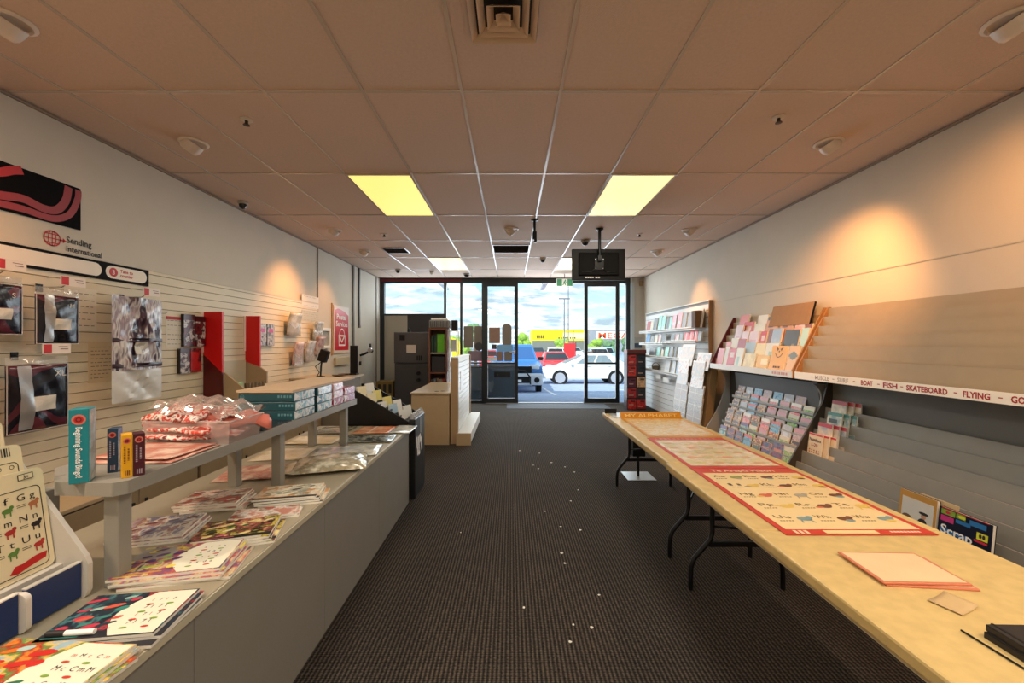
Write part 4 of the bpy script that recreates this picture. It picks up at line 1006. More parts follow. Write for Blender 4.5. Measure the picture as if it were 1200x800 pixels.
tag(o, 'crinkled clear plastic bag lying over the red packets', 'plastic bag')
# ---- paper reams
def ream(y0, y1, z, mside, mend, lab, logo=False, x0=-1.452, x1=-1.155, sk=0, h=.048):
    t = thing('paper_ream', lab, 'paper ream', ((x0+x1)/2, (y0+y1)/2, z), sk, 'wrapped paper reams on the riser shelf')
    hw, hd = (x1-x0)/2, (y1-y0)/2
    MB().box(-hw, hw, -hd, hd, 0, h, 0).build('wrapper', mside, t, local=True, bevel=.004)
    e = MB().box(hw, hw+.002, -hd+.004, hd-.004, .003, h-.003)
    e.build('end_wrap', mend, t, local=True)
    f = MB().poly([(hw+.0035, -hd+.006, .006), (hw+.0035, -hd+.05, h*.5), (hw+.0035, -hd+.006, h-.006)]); f.build('folded_flap', mat('flap_white', (236, 238, 238), .4), t, local=True)
    if logo:
        y = -hd-.0008
        b = MB().ring((-hw+.022, y, h*.55), XP, ZP, .011, .011, .0025).text('hp', (-hw+.022, y, h*.48), XP, ZP, .012, align='c')
        for k in range(5): b.box(hw-.085+.016*k, hw-.075+.016*k, y-.0005, y, h*.45, h*.72)
        b.build('lettering', mat('ream_print', (96, 140, 150), .5), t, local=True)
M_teal = mat('ream_teal', (32, 74, 82), .35, var=.06, vscale=8); M_tealtop = M_teal
M_endt = printed('ream_end_blue', [(232, 236, 238), (120, 178, 196), (240, 242, 242), (70, 130, 160)], 17, rough=.25)
M_endp = printed('ream_end_pink', [(238, 226, 230), (198, 62, 112), (244, 236, 238), (206, 96, 136)], 30, rough=.25)
M_mag = printed('ream_magenta', [(158, 18, 70), (176, 26, 84), (158, 18, 70), (240, 220, 226)], 26, rough=.3)
M_pinkr = mat('ream_pink', (216, 170, 170), .4); M_tanr = mat('ream_tan', (190, 160, 130), .5)
for k in range(3):
    ream(2.17, 2.395, ST+.049*k, M_teal if k < 3 else M_tanr, M_endt, 'teal wrapped paper ream in the nearest stack, %s from the bottom' % ORD[k], True, sk=(.0, .03, -.012)[k])
    ream(2.425, 2.625, ST+.049*k, M_teal, M_endt, 'blue white ended paper ream in the second stack, %s from the bottom' % ORD[k], sk=(.01, -.01, .03)[k])
    ream(2.64, 2.80, ST+.049*k, M_mag if k < 1 else M_pinkr, M_mag if k < 1 else M_endp, 'pink ended paper ream in the third stack, %s from the bottom' % ORD[k], sk=.01*k)
for k in range(2):
    ream(2.815, 3.01, ST+.049*k, M_mag, M_mag, 'magenta paper ream in the farthest stack, %s one' % ('lower', 'upper')[k], sk=.015*k, h=.048)
o = MB().box(-.15, .15, -.43, .43, 0, .012).build('ream_top_slab', mat('ream_top_slab', (206, 176, 142), .6, var=.04), local=True, loc=(-1.31, 2.595, ST+.147))  # slab added to give the teal reams their tan tops
tag(o, 'tan slab added as the tops of the teal paper reams', 'card sheet')
o = MB().grid(lambda u, v: Vector(((u-.5)*.08, (v-.5)*.14, .006*math.sin(8*u+11*v)+.006)), 8, 10).build('dark_packet', mat('dark_shiny', (38, 38, 44), .15), local=True, smooth=True, solid=.008, loc=(-1.19, 2.1, ST-.0) , rot=(0, 0, 0))
bpy.data.objects.remove(o)
tag(MB().box(-1.44, -1.155, 1.90, 2.15, ST, ST+.006).build('black_booklet', mat('dark_shiny', (38, 38, 44), .15), bevel=.002), 'black glossy booklet lying on the riser between the tub and the teal reams', 'booklet')

# ---- display rack of alphabet boards at the near left ------------------------
t = thing('board_rack', 'white slotted display rack with blue front holding alphabet boards on the counter', 'display rack', (-1.4, .93, CT))
M_rackw = mat('rack_white', (214, 206, 194), .5); M_rackb = mat('rack_blue', (14, 44, 96), .4)
prof = [(-1.245, CT), (-1.235, CT+.02), (-1.235, .765), (-1.243, .787), (-1.337, .917), (-1.45, 1.07), (-1.62, 1.07), (-1.62, CT)]
for yy, nm in ((1.19, 0), (.62, 1)):
    MB().prism([(x, yy, z) for x, z in prof], (0, .014, 0)).build('side_panel', M_rackw, t, bevel=.003)
for a, b_ in ((1.052, 1.188), (.86, 1.036), (.64, .844)):
    MB().box(-1.262, -1.252, a, b_, CT+.005, CT+.105).build('front_lip', M_rackb, t)
    MB().box(-1.264, -1.250, a, b_, CT+.105, CT+.108).build('lip_edge', M_rackw, t)
for yy in (1.037, .845):
    b = MB().rrect((-1.262, yy, CT+.052), XP, ZP, .028, .05, .018); b.prism([tuple(p) for p in b.v], (0, .014, 0)); b.f = b.f[1:]; b.m = b.m[1:]
    b.build('divider', M_rackw, t)
MB().box(-1.62, -1.262, .634, 1.19, CT, CT+.014).build('base', M_rackw, t)
for x, z in ((-1.305, .769), (-1.37, .839), (-1.43, .919)): MB().box(x-.058, x, .634, 1.19, CT+.014, z).build('step', M_rackw, t)
M_board = mat('board_cream', (232, 216, 178), .35)
def alphabet_board(x, y1, z, w, h, tilt, lab, kind):
    """board leaning back in the rack and facing the aisle; local X is reading direction"""
    o = thing('alphabet_board', lab, 'learning board', (x, y1-w/2, z), RZL-.0, 'alphabet boards in the rack')
    o.rotation_euler = (-tilt, 0, RZL)
    b = MB().rrect((0, 0, h/2), XP, ZP, w/2, h/2, .018); p = [tuple(v) for v in b.v]; b = MB().prism(p, (0, .005, 0)); b.build('board', M_board, o, local=True)
    e = -.0006
    b = MB(); hw, hh = w/2-.012, h/2-.03
    c2 = [Vector(v) for v in MB().rrect((0, e, h/2-.018), XP, ZP, hw, hh, .014).v]; c3 = [Vector(v) for v in MB().rrect((0, e, h/2-.018), XP, ZP, hw-.0022, hh-.0022, .012).v]; n_ = len(c2)
    b.add(c2+c3, [(i, (i+1) % n_, n_+(i+1) % n_, n_+i) for i in range(n_)]); b.build('border', M_ink, o, local=True)
    if kind == 'letters':
        L = [('E e', 'F f', 'G g'), ('L l', 'M m', 'N n'), ('S s', 'T t', 'U u')]
        tx = MB(); pics = MB(); rs = random.Random(5)
        pm_ = [mat('pic_green', (92, 130, 60), .5), mat('pic_red', (176, 44, 36), .5), mat('pic_dark', (40, 30, 34), .5), mat('pic_tan', (176, 110, 70), .5), mat('pic_teal', (100, 150, 140), .5), M_inkred]
        for r in range(3):
            zz = h-.080-.058*r
            for c in range(3):
                xx = -w*.42+w*.29*c
                tx.text(L[r][c], (xx, e*2, zz), XP, ZP, .026, width=.042)
                tx.box(xx-.002, xx+.018, e*2, e*2+.0002, zz-.012, zz-.0105).box(xx-.002, xx+.018, e*2, e*2+.0002, zz-.017, zz-.0155)
                k = [4, 0, 3, 2, 1, 2, 3, 0, 1][r*3+c]; pics.disc((xx+.036, e*2, zz-.016), XP, ZP, .012, .007, m=k); pics.disc((xx+.046, e*2.2, zz-.009), XP, ZP, .005, .005, m=k)
                pics.box(xx+.028, xx+.031, e*2.4, e*2.4+.0002, zz-.032, zz-.018, k).box(xx+.041, xx+.044, e*2.4, e*2.4+.0002, zz-.032, zz-.018, k)
        tx.build('lettering', M_ink, o, local=True)
        pics.disc((-w*.30, e*2, .03), XP, ZP, .026, .012, m=0); pics.disc((-w*.24, e*2.2, .036), XP, ZP, .01, .01, m=0)
        pics.build('artwork', pm_, o, local=True)
        q = MB()
        for (cx, cz, rw) in ((w*.2, .034, .045), (-w*.36, h-.028, .05)):
            pts = [(cx-rw, e*2, cz-.013), (cx-rw*.6, e*2, cz-.018), (cx, e*2, cz-.011), (cx+rw*.9, e*2, cz-.004), (cx+rw, e*2, cz+.012), (cx+rw*.4, e*2, cz+.012), (cx-.3*rw, e*2, cz+.004), (cx-rw*.7, e*2, cz+.004)]
            q.poly(pts)
        q.build('red_banner', M_inkred, o, local=True)
        q = MB().box(w*.2, w*.38, e*2, e*2+.0002, h-.026, h-.009); q.build('age_box', M_ink, o, local=True)
        q = MB().box(w*.2+.002, w*.38-.002, e*3, e*3+.0002, h-.024, h-.011).build('age_panel', M_board, o, local=True)
        MB().text('3+', (w*.29, e*5, h-.0225), XP, ZP, .013, align='c', bold=True).build('age_mark', M_ink, o, local=True)
    elif kind == 'bars':
        q = MB()
        for k in range(9): q.box(w*.12+.006*k, w*.12+.006*k+(.002 if k % 3 else .004), e*2, e*2+.0002, h-.03, h-.006)
        for k in range(6):
            q.ring((-w*.34+w*.14*k, e*2, h-.062), XP, ZP, .006, .006, .0016, n=10)
            q.ring((-w*.34+w*.14*k, e*2, h-.085), XP, ZP, .006, .006, .0016, n=10)
        q.build('print', M_ink, o, local=True)
    else:
        MB().ring((w*.2, e*2, h-.07), XP, ZP, .012, .012, .002).build('print', M_ink, o, local=True)
    return o
alphabet_board(-1.325, 1.186, .772, .205, .285, .14, 'cream alphabet board with pictures and red banners, front of the rack', 'letters')
alphabet_board(-1.388, 1.186, .842, .205, .28, .14, 'cream board with a barcode standing behind the front alphabet board', 'bars')
alphabet_board(-1.445, 1.186, .922, .205, .268, .14, 'rearmost cream board in the rack, only its rounded corner showing', 'rings')

# ---- workbooks and magazines on the counter ----------------------------------
def workbook(c, w, d, rz, z, th, front, lab, panelside=True, group='workbooks spread on the counter', name='workbook', letters='S', marker=False, acc=(196, 60, 40), art=None):
    t = thing(name, lab, 'book', (c[0], c[1], z), rz, group)
    MB().box(-w/2, w/2, -d/2, d/2, 0, th*.93).build('pages', M_paper, t, local=True)
    MB().box(-w/2, w/2, -d/2, d/2, th*.93, th).build('cover', front, t, local=True)
    if panelside:
        pts = [(w/2-.004, -d/2+.004, th+.0004), (w/2-.004, d/2-.004, th+.0004)]
        pts += [(w*.10+w*.16*math.cos(a)-.0, d/2-.004-(d-.008)*k/8, th+.0004) for k, a in ((k, PI/2+PI*k/8) for k in range(9))]
        MB().poly(pts).build('writing_panel', mat('panel_cream', (238, 230, 206), .4), t, local=True)
        b = MB(); rs = random.Random(len(lab)*7+letters.__len__())
        for r in range(4):
            yy = d/2-.035-(d-.06)*r/4
            for k in range(5):
                xx = w*.14+w*.065*k
                if xx < w/2-.03: b.text(letters[(k+r) % len(letters)], (xx, yy-.012, th+.0009), XP, YP, .016+.004*(r % 2), m=(1 if (r % 2 == 0 and k % 2 == 0) else 0))
            for k in range(2): b.disc((w*.16+.05*k, yy-.027, th+.0008), XP, YP, .010, .004, n=10, m=1+(k+r) % 2)
        b.build('tracing_letters', [M_ink, mat('acc_%d_%d_%d' % acc, acc, .5), mat('acc_green', (120, 160, 60), .5)], t, local=True)
    if art:
        rs2 = random.Random(len(lab)*3+1); q = MB(); nrow = 4
        for r in range(nrow):
            for k in range(4):
                xx = -w*.44+w*(.46 if panelside else .88)*(k+.5)/4+rs2.uniform(-.012, .012); yy = -d*.34+d*.78*(r+.5)/nrow+rs2.uniform(-.008, .008)
                q.disc((xx, yy, th+.0006+.00005*(k+r)), Vector((.94, .34, 0)), Vector((-.34, .94, 0)), rs2.uniform(.012, .026), rs2.uniform(.005, .011), n=10, m=rs2.randint(0, len(art)-1))
        for k in range(3): q.box(-w*.46, -w*.46+w*(.3+.1*k), -d*.46+.012*k, -d*.46+.012*k+.004, th+.0003, th+.0005, k % len(art))
        q.build('cover_picture', [mat('art_%d_%d_%d' % c_, c_, .35) for c_ in art], t, local=True)
    if marker:
        q = MB().cyl((-w/2+.06, -d/2+.016, th+.007), (-w/2+.125, -d/2+.014, th+.007), .0065, m=0).cyl((-w/2+.018, -d/2+.018, th+.007), (-w/2+.06, -d/2+.016, th+.007), .0072, m=1)
        q.build('marker_pen', [M_inkwhite, M_ink], t, local=True, smooth=True)
    return t
W1 = printed('cover_cars', [(18, 24, 36), (30, 44, 56), (70, 116, 120), (30, 44, 60), (24, 34, 46), (170, 60, 66), (40, 60, 74), (206, 116, 96)], 13, [(0, 1, 0, .14, (40, 40, 48))], up='Y', stretch=(1, .6, 1), interp='EASE')
W2 = printed('cover_orange', [(196, 206, 200), (222, 132, 40), (176, 40, 36), (90, 140, 70), (236, 190, 90), (150, 180, 190)], 17, up='Y')
W3 = printed('cover_purple', [(86, 60, 104), (222, 202, 90), (120, 80, 120), (186, 90, 80), (214, 196, 150), (66, 46, 84)], 17, [(0, .38, .55, .95, (150, 146, 140))], up='Y', stretch=(1, .5, 1))
W4 = printed('cover_black', [(22, 24, 20), (40, 60, 30), (214, 190, 90), (26, 28, 24), (176, 96, 80), (236, 220, 150)], 14, [(.05, .9, .0, .1, (206, 198, 180)), (0, 1, .1, .22, (24, 26, 22))], up='Y')
W5 = printed('cover_pale', [(226, 216, 206), (190, 170, 180), (150, 96, 90), (232, 226, 214), (112, 110, 140)], 15, up='Y', stretch=(1, .5, 1))
W6 = printed('cover_red', [(226, 216, 200), (180, 60, 50), (150, 120, 100), (234, 226, 214), (206, 140, 120)], 14, up='Y')
W7 = printed('cover_cream', [(224, 212, 178), (206, 150, 90), (236, 228, 206), (150, 150, 130)], 13, [(0, 1, 0, .12, (50, 44, 40))], up='Y')
W8 = printed('cover_green', [(226, 222, 206), (120, 150, 90), (222, 200, 80), (200, 196, 214), (232, 230, 222)], 17, up='Y')
def stack(n, c, w, d, rz, front, desc, th=.008, z0=CT, **k):
    for i in range(n):
        j = random.Random(i*31+len(desc))
        nm = ('top one', 'second down', 'third down', 'bottom one')[n-1-i] if n < 5 else ORD[i]+' from the bottom'
        if n == 3: nm = ('bottom one', 'middle one', 'top one')[i]
        if n == 2: nm = ('lower one', 'upper one')[i]
        dx = (j.uniform(-.006, .006)+.010*(n-1-i)) if i < n-1 else 0
        workbook((c[0]+dx, c[1]-abs(j.uniform(0, .012))*(i < n-1), 0), w, d, rz+j.uniform(-.07, .05)*(i < n-1), z0+th*i+.0004*i, th, front, '%s, %s of its stack' % (desc, nm), panelside=(i == n-1 and k.get('panelside', True)), **{a: b_ for a, b_ in k.items() if a not in ('panelside', 'marker', 'art')}, art=(k.get('art') if i == n-1 else None), marker=(k.get('marker', False) and i == n-1))
stack(3, (-1.055, .875), .31, .215, -.06, W2, 'white and orange workbook at the near edge of the counter', letters='mMcC', art=[(176, 200, 196), (226, 120, 40), (200, 40, 36), (40, 110, 70)])
stack(3, (-1.03, 1.085), .265, .185, .13, W1, 'dark workbook with cars and a marker pen on the counter', z0=CT+.0, letters='17', marker=True, art=[(60, 130, 120), (206, 90, 70), (190, 60, 80), (150, 180, 170), (30, 60, 70)])
stack(4, (-1.09, 1.35), .30, .20, .24, W3, 'purple and yellow workbook beyond the front riser post', letters='asd', art=[(226, 206, 90), (206, 170, 60), (90, 50, 110), (206, 100, 120), (150, 190, 90)])
stack(3, (-1.06, 1.575), .265, .20, .30, W4, 'black and yellow workbook with green leaves on the counter', letters='zx', panelside=False, art=[(232, 214, 140), (240, 230, 190), (206, 110, 120), (60, 90, 40), (20, 22, 18)])
stack(3, (-1.38, 1.60), .24, .21, .28, W5, 'white and mauve workbook under the riser shelf', panelside=False, art=[(238, 232, 226), (120, 60, 56), (150, 140, 170), (196, 160, 120)])
stack(4, (-1.56, 1.30), .20, .15, .1, W8, 'white and green activity book behind the front riser post', panelside=False, art=[(110, 150, 80), (226, 200, 80), (190, 186, 210)])
stack(4, (-1.37, 1.885), .25, .19, .2, W6, 'red and white magazine under the middle of the riser', panelside=False, art=[(190, 50, 40), (238, 230, 220), (110, 80, 70), (230, 190, 170)])
stack(4, (-1.06, 1.955), .27, .18, .22, W7, 'cream magazine with dark spine in front of the riser posts', panelside=False, art=[(150, 140, 110), (210, 140, 70), (240, 232, 206), (60, 50, 46)])
stack(2, (-1.06, 1.76), .25, .10, .26, W6, 'thin magazine wedged between the black and the cream workbooks', panelside=False)
P_glossw = printed('sheet_gloss', [(206, 206, 198), (176, 178, 176), (226, 222, 206), (190, 196, 200)], 8, rough=.12, gloss=.8)
P_cream = printed('sheet_cream', [(226, 206, 168), (206, 182, 140), (236, 222, 194)], 6, rough=.25)
P_dark = printed('sheet_dark', [(70, 74, 70), (110, 114, 108), (150, 152, 142), (52, 56, 54)], 13, rough=.12, gloss=.8)
P_orange = printed('sheet_orange', [(190, 96, 62), (206, 122, 84), (226, 176, 140)], 8, [(.4, .46, 0, 1, (232, 214, 196))], up='Y', rough=.2)
P_olive = printed('sheet_olive', [(120, 116, 96), (150, 144, 122), (100, 98, 84)], 9, rough=.2)
for a in (
    ('pink toned poster sheet behind the riser posts', (-1.46, 2.33, CT), .34, .28, .004, M_pink, .2),
    ('cream poster sheet in front of the pink one on the counter', (-1.16, 2.42, CT+.008), .34, .25, .004, P_cream, .25),
    ('cream poster sheet lying under the far riser posts', (-1.50, 2.72, CT), .34, .30, .004, P_cream, .12),
    ('glossy pale sheet beyond the wrapped pillow pack', (-1.13, 2.80, CT), .44, .30, .004, P_glossw, .16),
    ('cream flat sheet by the last riser post', (-1.50, 3.10, CT), .36, .25, .003, P_cream, .05),
    ('dark grey glossy sheet near the far end of the counter', (-1.10, 3.16, CT), .38, .26, .003, P_dark, .08),
    ('olive sheet at the far end of the counter', (-1.50, 3.46, CT), .28, .28, .003, P_olive, 0),
    ('orange sheet at the far end of the counter', (-1.16, 3.47, CT), .30, .28, .003, P_orange, 0),
    ('white glossy sheet overhanging the far corner of the counter', (-.92, 3.49, CT+.001), .17, .30, .003, P_glossw, 0)):
    wavy('poster_sheet', a[0], 'sheet', a[1], a[2], a[3], a[4], a[5], a[6], .004, 'flat sheets on the counter')
o = MB().grid(lambda u, v: Vector(((u-.5)*.40, (v-.5)*.34, .035*(math.sin(PI*u)*math.sin(PI*v))**.4+.004*math.sin(31*u+7*v)*math.sin(19*v))), 20, 18).build('wrapped_pillow', printed('pillow_wrap', [(176, 164, 134), (200, 188, 160), (150, 142, 118), (222, 216, 196)], 7, rough=.12, gloss=.9), local=True, smooth=True, loc=(-1.08, 2.45, CT+.022), rot=(0, 0, .32))
tag(o, 'puffy beige pack wrapped in clear film near the counter edge', 'wrapped pack')

# ---- black card rack and bin at the far end of the counter ---------------------
t = thing('card_rack', 'black wedge shaped tiered card rack standing at the far end of the counter', 'card rack', (-1.2, 3.9, 0))
prof = [(-1.52, CT+.002), (-.93, CT+.004), (-.932, .70), (-1.44, 1.0), (-1.52, 1.0)]
for yy in (3.69, 4.14): MB().prism([(x, yy, z) for x, z in prof], (0, .012, 0)).build('side_panel', M_black, t)
MB().box(-1.52, -.935, 3.702, 4.14, CT+.002, CT+.02).build('base', M_black, t)
for k in range(6):
    x = -1.40+.096*k; MB().box(x-.004, x+.004, 3.702, 4.14, CT+.02, .955-.052*k).build('tier', M_black, t)
MB().box(-1.50, -.95, 3.72, 4.12, 0, CT+.001).build('pedestal', M_black, t)
cc = [mat('card_cream', (236, 226, 186), .5), mat('card_yellow', (226, 212, 120), .5), mat('card_white', (232, 232, 226), .5), mat('card_blue', (170, 200, 222), .5)]
for k, (x, y, m, h) in enumerate(((-1.385, 3.80, 0, .10), (-1.375, 3.99, 2, .11), (-1.29, 3.79, 0, .09), (-1.285, 3.93, 1, .10), (-1.195, 3.80, 2, .06), (-1.19, 3.94, 1, .09), (-1.10, 3.82, 3, .09), (-1.095, 3.96, 2, .11), (-1.0, 3.80, 2, .09), (-.995, 3.95, 2, .11))):
    z = .955-.052*round((x+1.40)/.096)-.045
    card('greeting_card', '%s card in the black wedge rack, %s in order down towards the aisle' % (('cream', 'yellow', 'white', 'blue')[m], ORD[k]), 'greeting card', (x+.006, y, z), .12, h, .012, cc[m], M_paper, RZL-.35, .2, 'cards in the black wedge rack')
t = thing('display_bin', 'narrow black display bin with white printed side at the end of the counter', 'display bin', (-.89, 3.9, 0))
MB().box(-.925, -.868, 3.69, 4.09, .0, .72).build('body', mat('bin_black', (34, 35, 37), .3), t, bevel=.004)
b = MB()
for k in range(6): b.cyl((-.90, 3.72+.068*k, .72), (-.90, 3.72+.068*k, .765), .026, .014, n=10)
b.box(-.92, -.874, 3.70, 4.08, .715, .735); b.build('scalloped_top', mat('scallop', (150, 152, 152), .3), t)
b = MB()
for yy, zz, ww, hh in ((3.76, .50, .05, .10), (3.83, .47, .04, .14), (3.88, .51, .05, .08), (3.94, .45, .045, .13), (3.79, .41, .04, .08), (3.85, .39, .05, .06)): b.obox((-.8665, yy, zz), (.001, ww, hh), Matrix.Rotation(.25, 3, 'X'))
b.box(-.867, -.866, 3.90, 3.915, .56, .70); b.build('print', M_inkwhite, t)

# ---- desk, gondola, cabinets, shelf at the left front -------------------------
t = thing('service_desk', 'tan block service desk in the aisle before the shop front', 'desk', (-1.1, 6.4, 0))
MB().box(-1.385, -.86, 5.66, 7.1, 0, .70).build('carcass', M_tan, t)
MB().box(-1.40, -.85, 5.645, 7.12, .70, .725).build('top', mat('desk_top', (192, 170, 138), .3), t, bevel=.003)
for k, (x, y, l) in enumerate(((-1.06, 5.80, 'dark cable grommet in the desk top, nearest the camera'), (-.98, 5.84, 'dark cable grommet in the desk top beside the nearest one'), (-.98, 6.75, 'dark cable grommet in the desk top, farther one'))):
    MB().lathe([(.03, 0), (.028, .003), (.001, .003)], (x, y, .725)).build('cable_grommet', M_black, t)
t = thing('slat_gondola', 'white slatted freestanding display panel with base shelf behind the desk', 'display stand', (-.7, 6.5, 0))
MB().box(-.85, -.74, 5.70, 5.76, 0, 1.20).build('end_post', mat('gondola_edge', (170, 140, 104), .5), t, bevel=.003)
b = MB().box(-.83, -.76, 5.76, 7.3, 0, 1.20, 0); z = .16
while z < 1.18: b.box(-.76, -.745, 5.76, 7.3, z, z+.068, 0); z += .075
b.build('slats', M_white, t)
MB().box(-.84, -.735, 5.69, 7.31, 1.20, 1.215).build('top_cap', M_white, t)
MB().box(-.78, -.725, 7.3, 7.35, 0, 1.20).build('end_post', MATS['gondola_edge'], t)
MB().box(-.745, -.56, 5.66, 7.4, .02, .16).build('base_shelf', M_white, t, bevel=.004)
MB().box(-.76, -.556, 5.63, 5.66, 0, .165).build('base_end', M_tan, t)
MB().box(-.744, -.741, 5.98, 6.35, .72, 1.0).build('paper_sign', M_inkwhite, t)
# steel cabinets
M_steel = mat('cabinet_steel', (74, 72, 74), .45, var=.04); M_steel2 = mat('cabinet_steel_low', (62, 62, 66), .45)
t = thing('safe_cabinet', 'charcoal steel cabinet with white sticker, stacked on the lower one', 'cabinet', (-2.03, 8.6, 1.0))
MB().box(-2.39, -1.67, 8.32, 8.9, 1.0, 1.635).build('carcass', M_steel, t, bevel=.006)
MB().box(-2.375, -1.685, 8.30, 8.32, 1.02, 1.62).build('door', M_steel, t, bevel=.004)
MB().box(-2.13, -1.94, 8.297, 8.3, 1.215, 1.375).build('sticker', mat('sticker_pale', (208, 196, 186), .5), t)
MB().box(-2.27, -2.16, 8.294, 8.3, 1.47, 1.58).build('vent_plate', M_black, t)
b = MB()
for k in range(3): b.box(-1.92+.04*k, -1.895+.04*k, 8.294, 8.3, 1.06, 1.16)
b.build('lock_plate', M_black, t)
t = thing('safe_cabinet', 'charcoal steel cabinet with two black knobs standing on the floor', 'cabinet', (-2.03, 8.6, 0))
MB().box(-2.38, -1.66, 8.33, 8.9, 0, .995).build('carcass', M_steel2, t, bevel=.006)
MB().box(-2.365, -1.675, 8.31, 8.33, .02, .98).build('door', M_steel2, t, bevel=.004)
for z in (.80, .66): MB().lathe([(.0001, .03), (.035, .03), (.04, 0)], (-1.89, 8.31, z), Matrix.Rotation(PI/2, 3, 'X')).build('knob', M_black, t, smooth=True)
t = thing('wet_floor_box', 'dark yellow striped carton on the floor beside the steel cabinets', 'carton', (-2.62, 8.6, 0))
MB().box(-2.80, -2.44, 8.45, 8.8, 0, .62).build('carton', mat('yellow_dim', (126, 100, 40), .6), t, bevel=.005)
b = MB()
for k in range(3): b.box(-2.76+.11*k, -2.70+.11*k, 8.446, 8.45, .38, .56)
b.build('print', M_ink, t)
tag(MB().lathe([(.03, 0), (.034, .05), (.02, .085), (.0001, .09)], (-2.13, 8.5, 1.636)).build('small_jar', M_black, smooth=True), 'tiny black jar standing on top of the steel cabinet', 'jar')
t = thing('bookcase', 'reddish brown open bookcase with files beside the steel cabinets', 'bookcase', (-1.42, 8.1, 0))
M_rb = mat('red_brown_wood', (112, 66, 46), .5, var=.06)
x0, x1, yb0, yb1 = -1.60, -1.24, 7.9, 8.28
MB().box(x0, x0+.03, yb0, yb1, 0, 1.70).build('side_panel', M_rb, t); MB().box(x1-.03, x1, yb0, yb1, 0, 1.70).build('side_panel', M_rb, t)
MB().box(x0+.03, x1-.03, yb1-.015, yb1, 0, 1.70).build('back_panel', M_rb, t)
for z in (.02, .40, .82, 1.2, 1.67): MB().box(x0+.03, x1-.03, yb0, yb1-.015, z, z+.03).build('shelf', M_rb if z != 1.2 else M_riser, t)
def filebox(x, w, z, h, rgb, lab, y=7.94, d=.28, nm='file_binder'):
    o = MB().box(x, x+w, y, y+d, z, z+h).build(nm, mat('file_%d_%d_%d' % rgb, rgb, .5), bevel=.003); tag(o, lab, 'file', 'files in the red brown bookcase')
filebox(-1.555, .05, 1.232, .33, (30, 72, 54), 'dark green file at the left of the top bookcase shelf'); filebox(-1.495, .05, 1.232, .34, (24, 60, 46), 'second dark green file on the top bookcase shelf'); filebox(-1.44, .145, 1.232, .36, (96, 176, 20), 'bright lime green file on the top bookcase shelf')
filebox(-1.55, .26, .852, .30, (34, 36, 42), 'black box filling the middle bookcase shelf', nm='file_box')
for k, (c, w) in enumerate((((60, 62, 66), .05), ((110, 120, 130), .04), ((130, 110, 96), .06), ((150, 140, 126), .05), ((150, 44, 40), .04))):
    filebox(-1.56+.056*k, min(w, .052), .432, .28+.01*(k % 3), c, '%s standing on the low bookcase shelf, %s from the left' % (('charcoal book', 'grey book', 'brown book', 'beige book', 'red book')[k], ORD[k]))
t = thing('printer', 'grey ribbed machine with white lid on top of the bookcase', 'printer', (-1.42, 8.08, 1.70))
MB().box(-1.60, -1.20, 7.92, 8.25, 1.702, 1.86).build('body', mat('printer_grey', (122, 122, 122), .5), t, bevel=.02)
MB().box(-1.56, -1.24, 7.93, 8.24, 1.86, 1.90).build('lid', M_white2, t, bevel=.01)
b = MB()
for k in range(9): b.box(-1.57+.04*k, -1.555+.04*k, 7.912, 7.92, 1.73, 1.84)
b.build('ribs', M_steel, t)
t = thing('wire_stand', 'white wire stand with a speaker on top beside the bookcase', 'stand', (-1.13, 8.1, 0))
b = MB()
for x in (-1.21, -1.06):
    for y in (7.95, 8.2): b.tube([(x, y, 0), (x, y, 1.66)], .009, 6)
b.build('uprights', M_white2, t)
for z in (.4, .85, 1.25, 1.64): MB().box(-1.22, -1.05, 7.94, 8.21, z, z+.012).build('shelf', M_white2, t)
tag(MB().box(-1.17, -1.06, 7.98, 8.16, 1.653, 1.86).build('speaker_box', M_black, bevel=.008), 'small black box standing on the white wire stand', 'speaker')
for k, (z, c, l) in enumerate(((1.263, (196, 196, 190), 'white leaflet holder on the upper shelf of the wire stand'), (.863, (180, 186, 190), 'grey leaflet holder on the middle shelf of the wire stand'), (.413, (170, 60, 56), 'red leaflet holder on the low shelf of the wire stand'))):
    tag(MB().box(-1.19, -1.08, 8.0, 8.14, z, z+.22).build('leaflet_holder', mat('holder_%d' % k, c, .5), bevel=.004), l, 'holder')
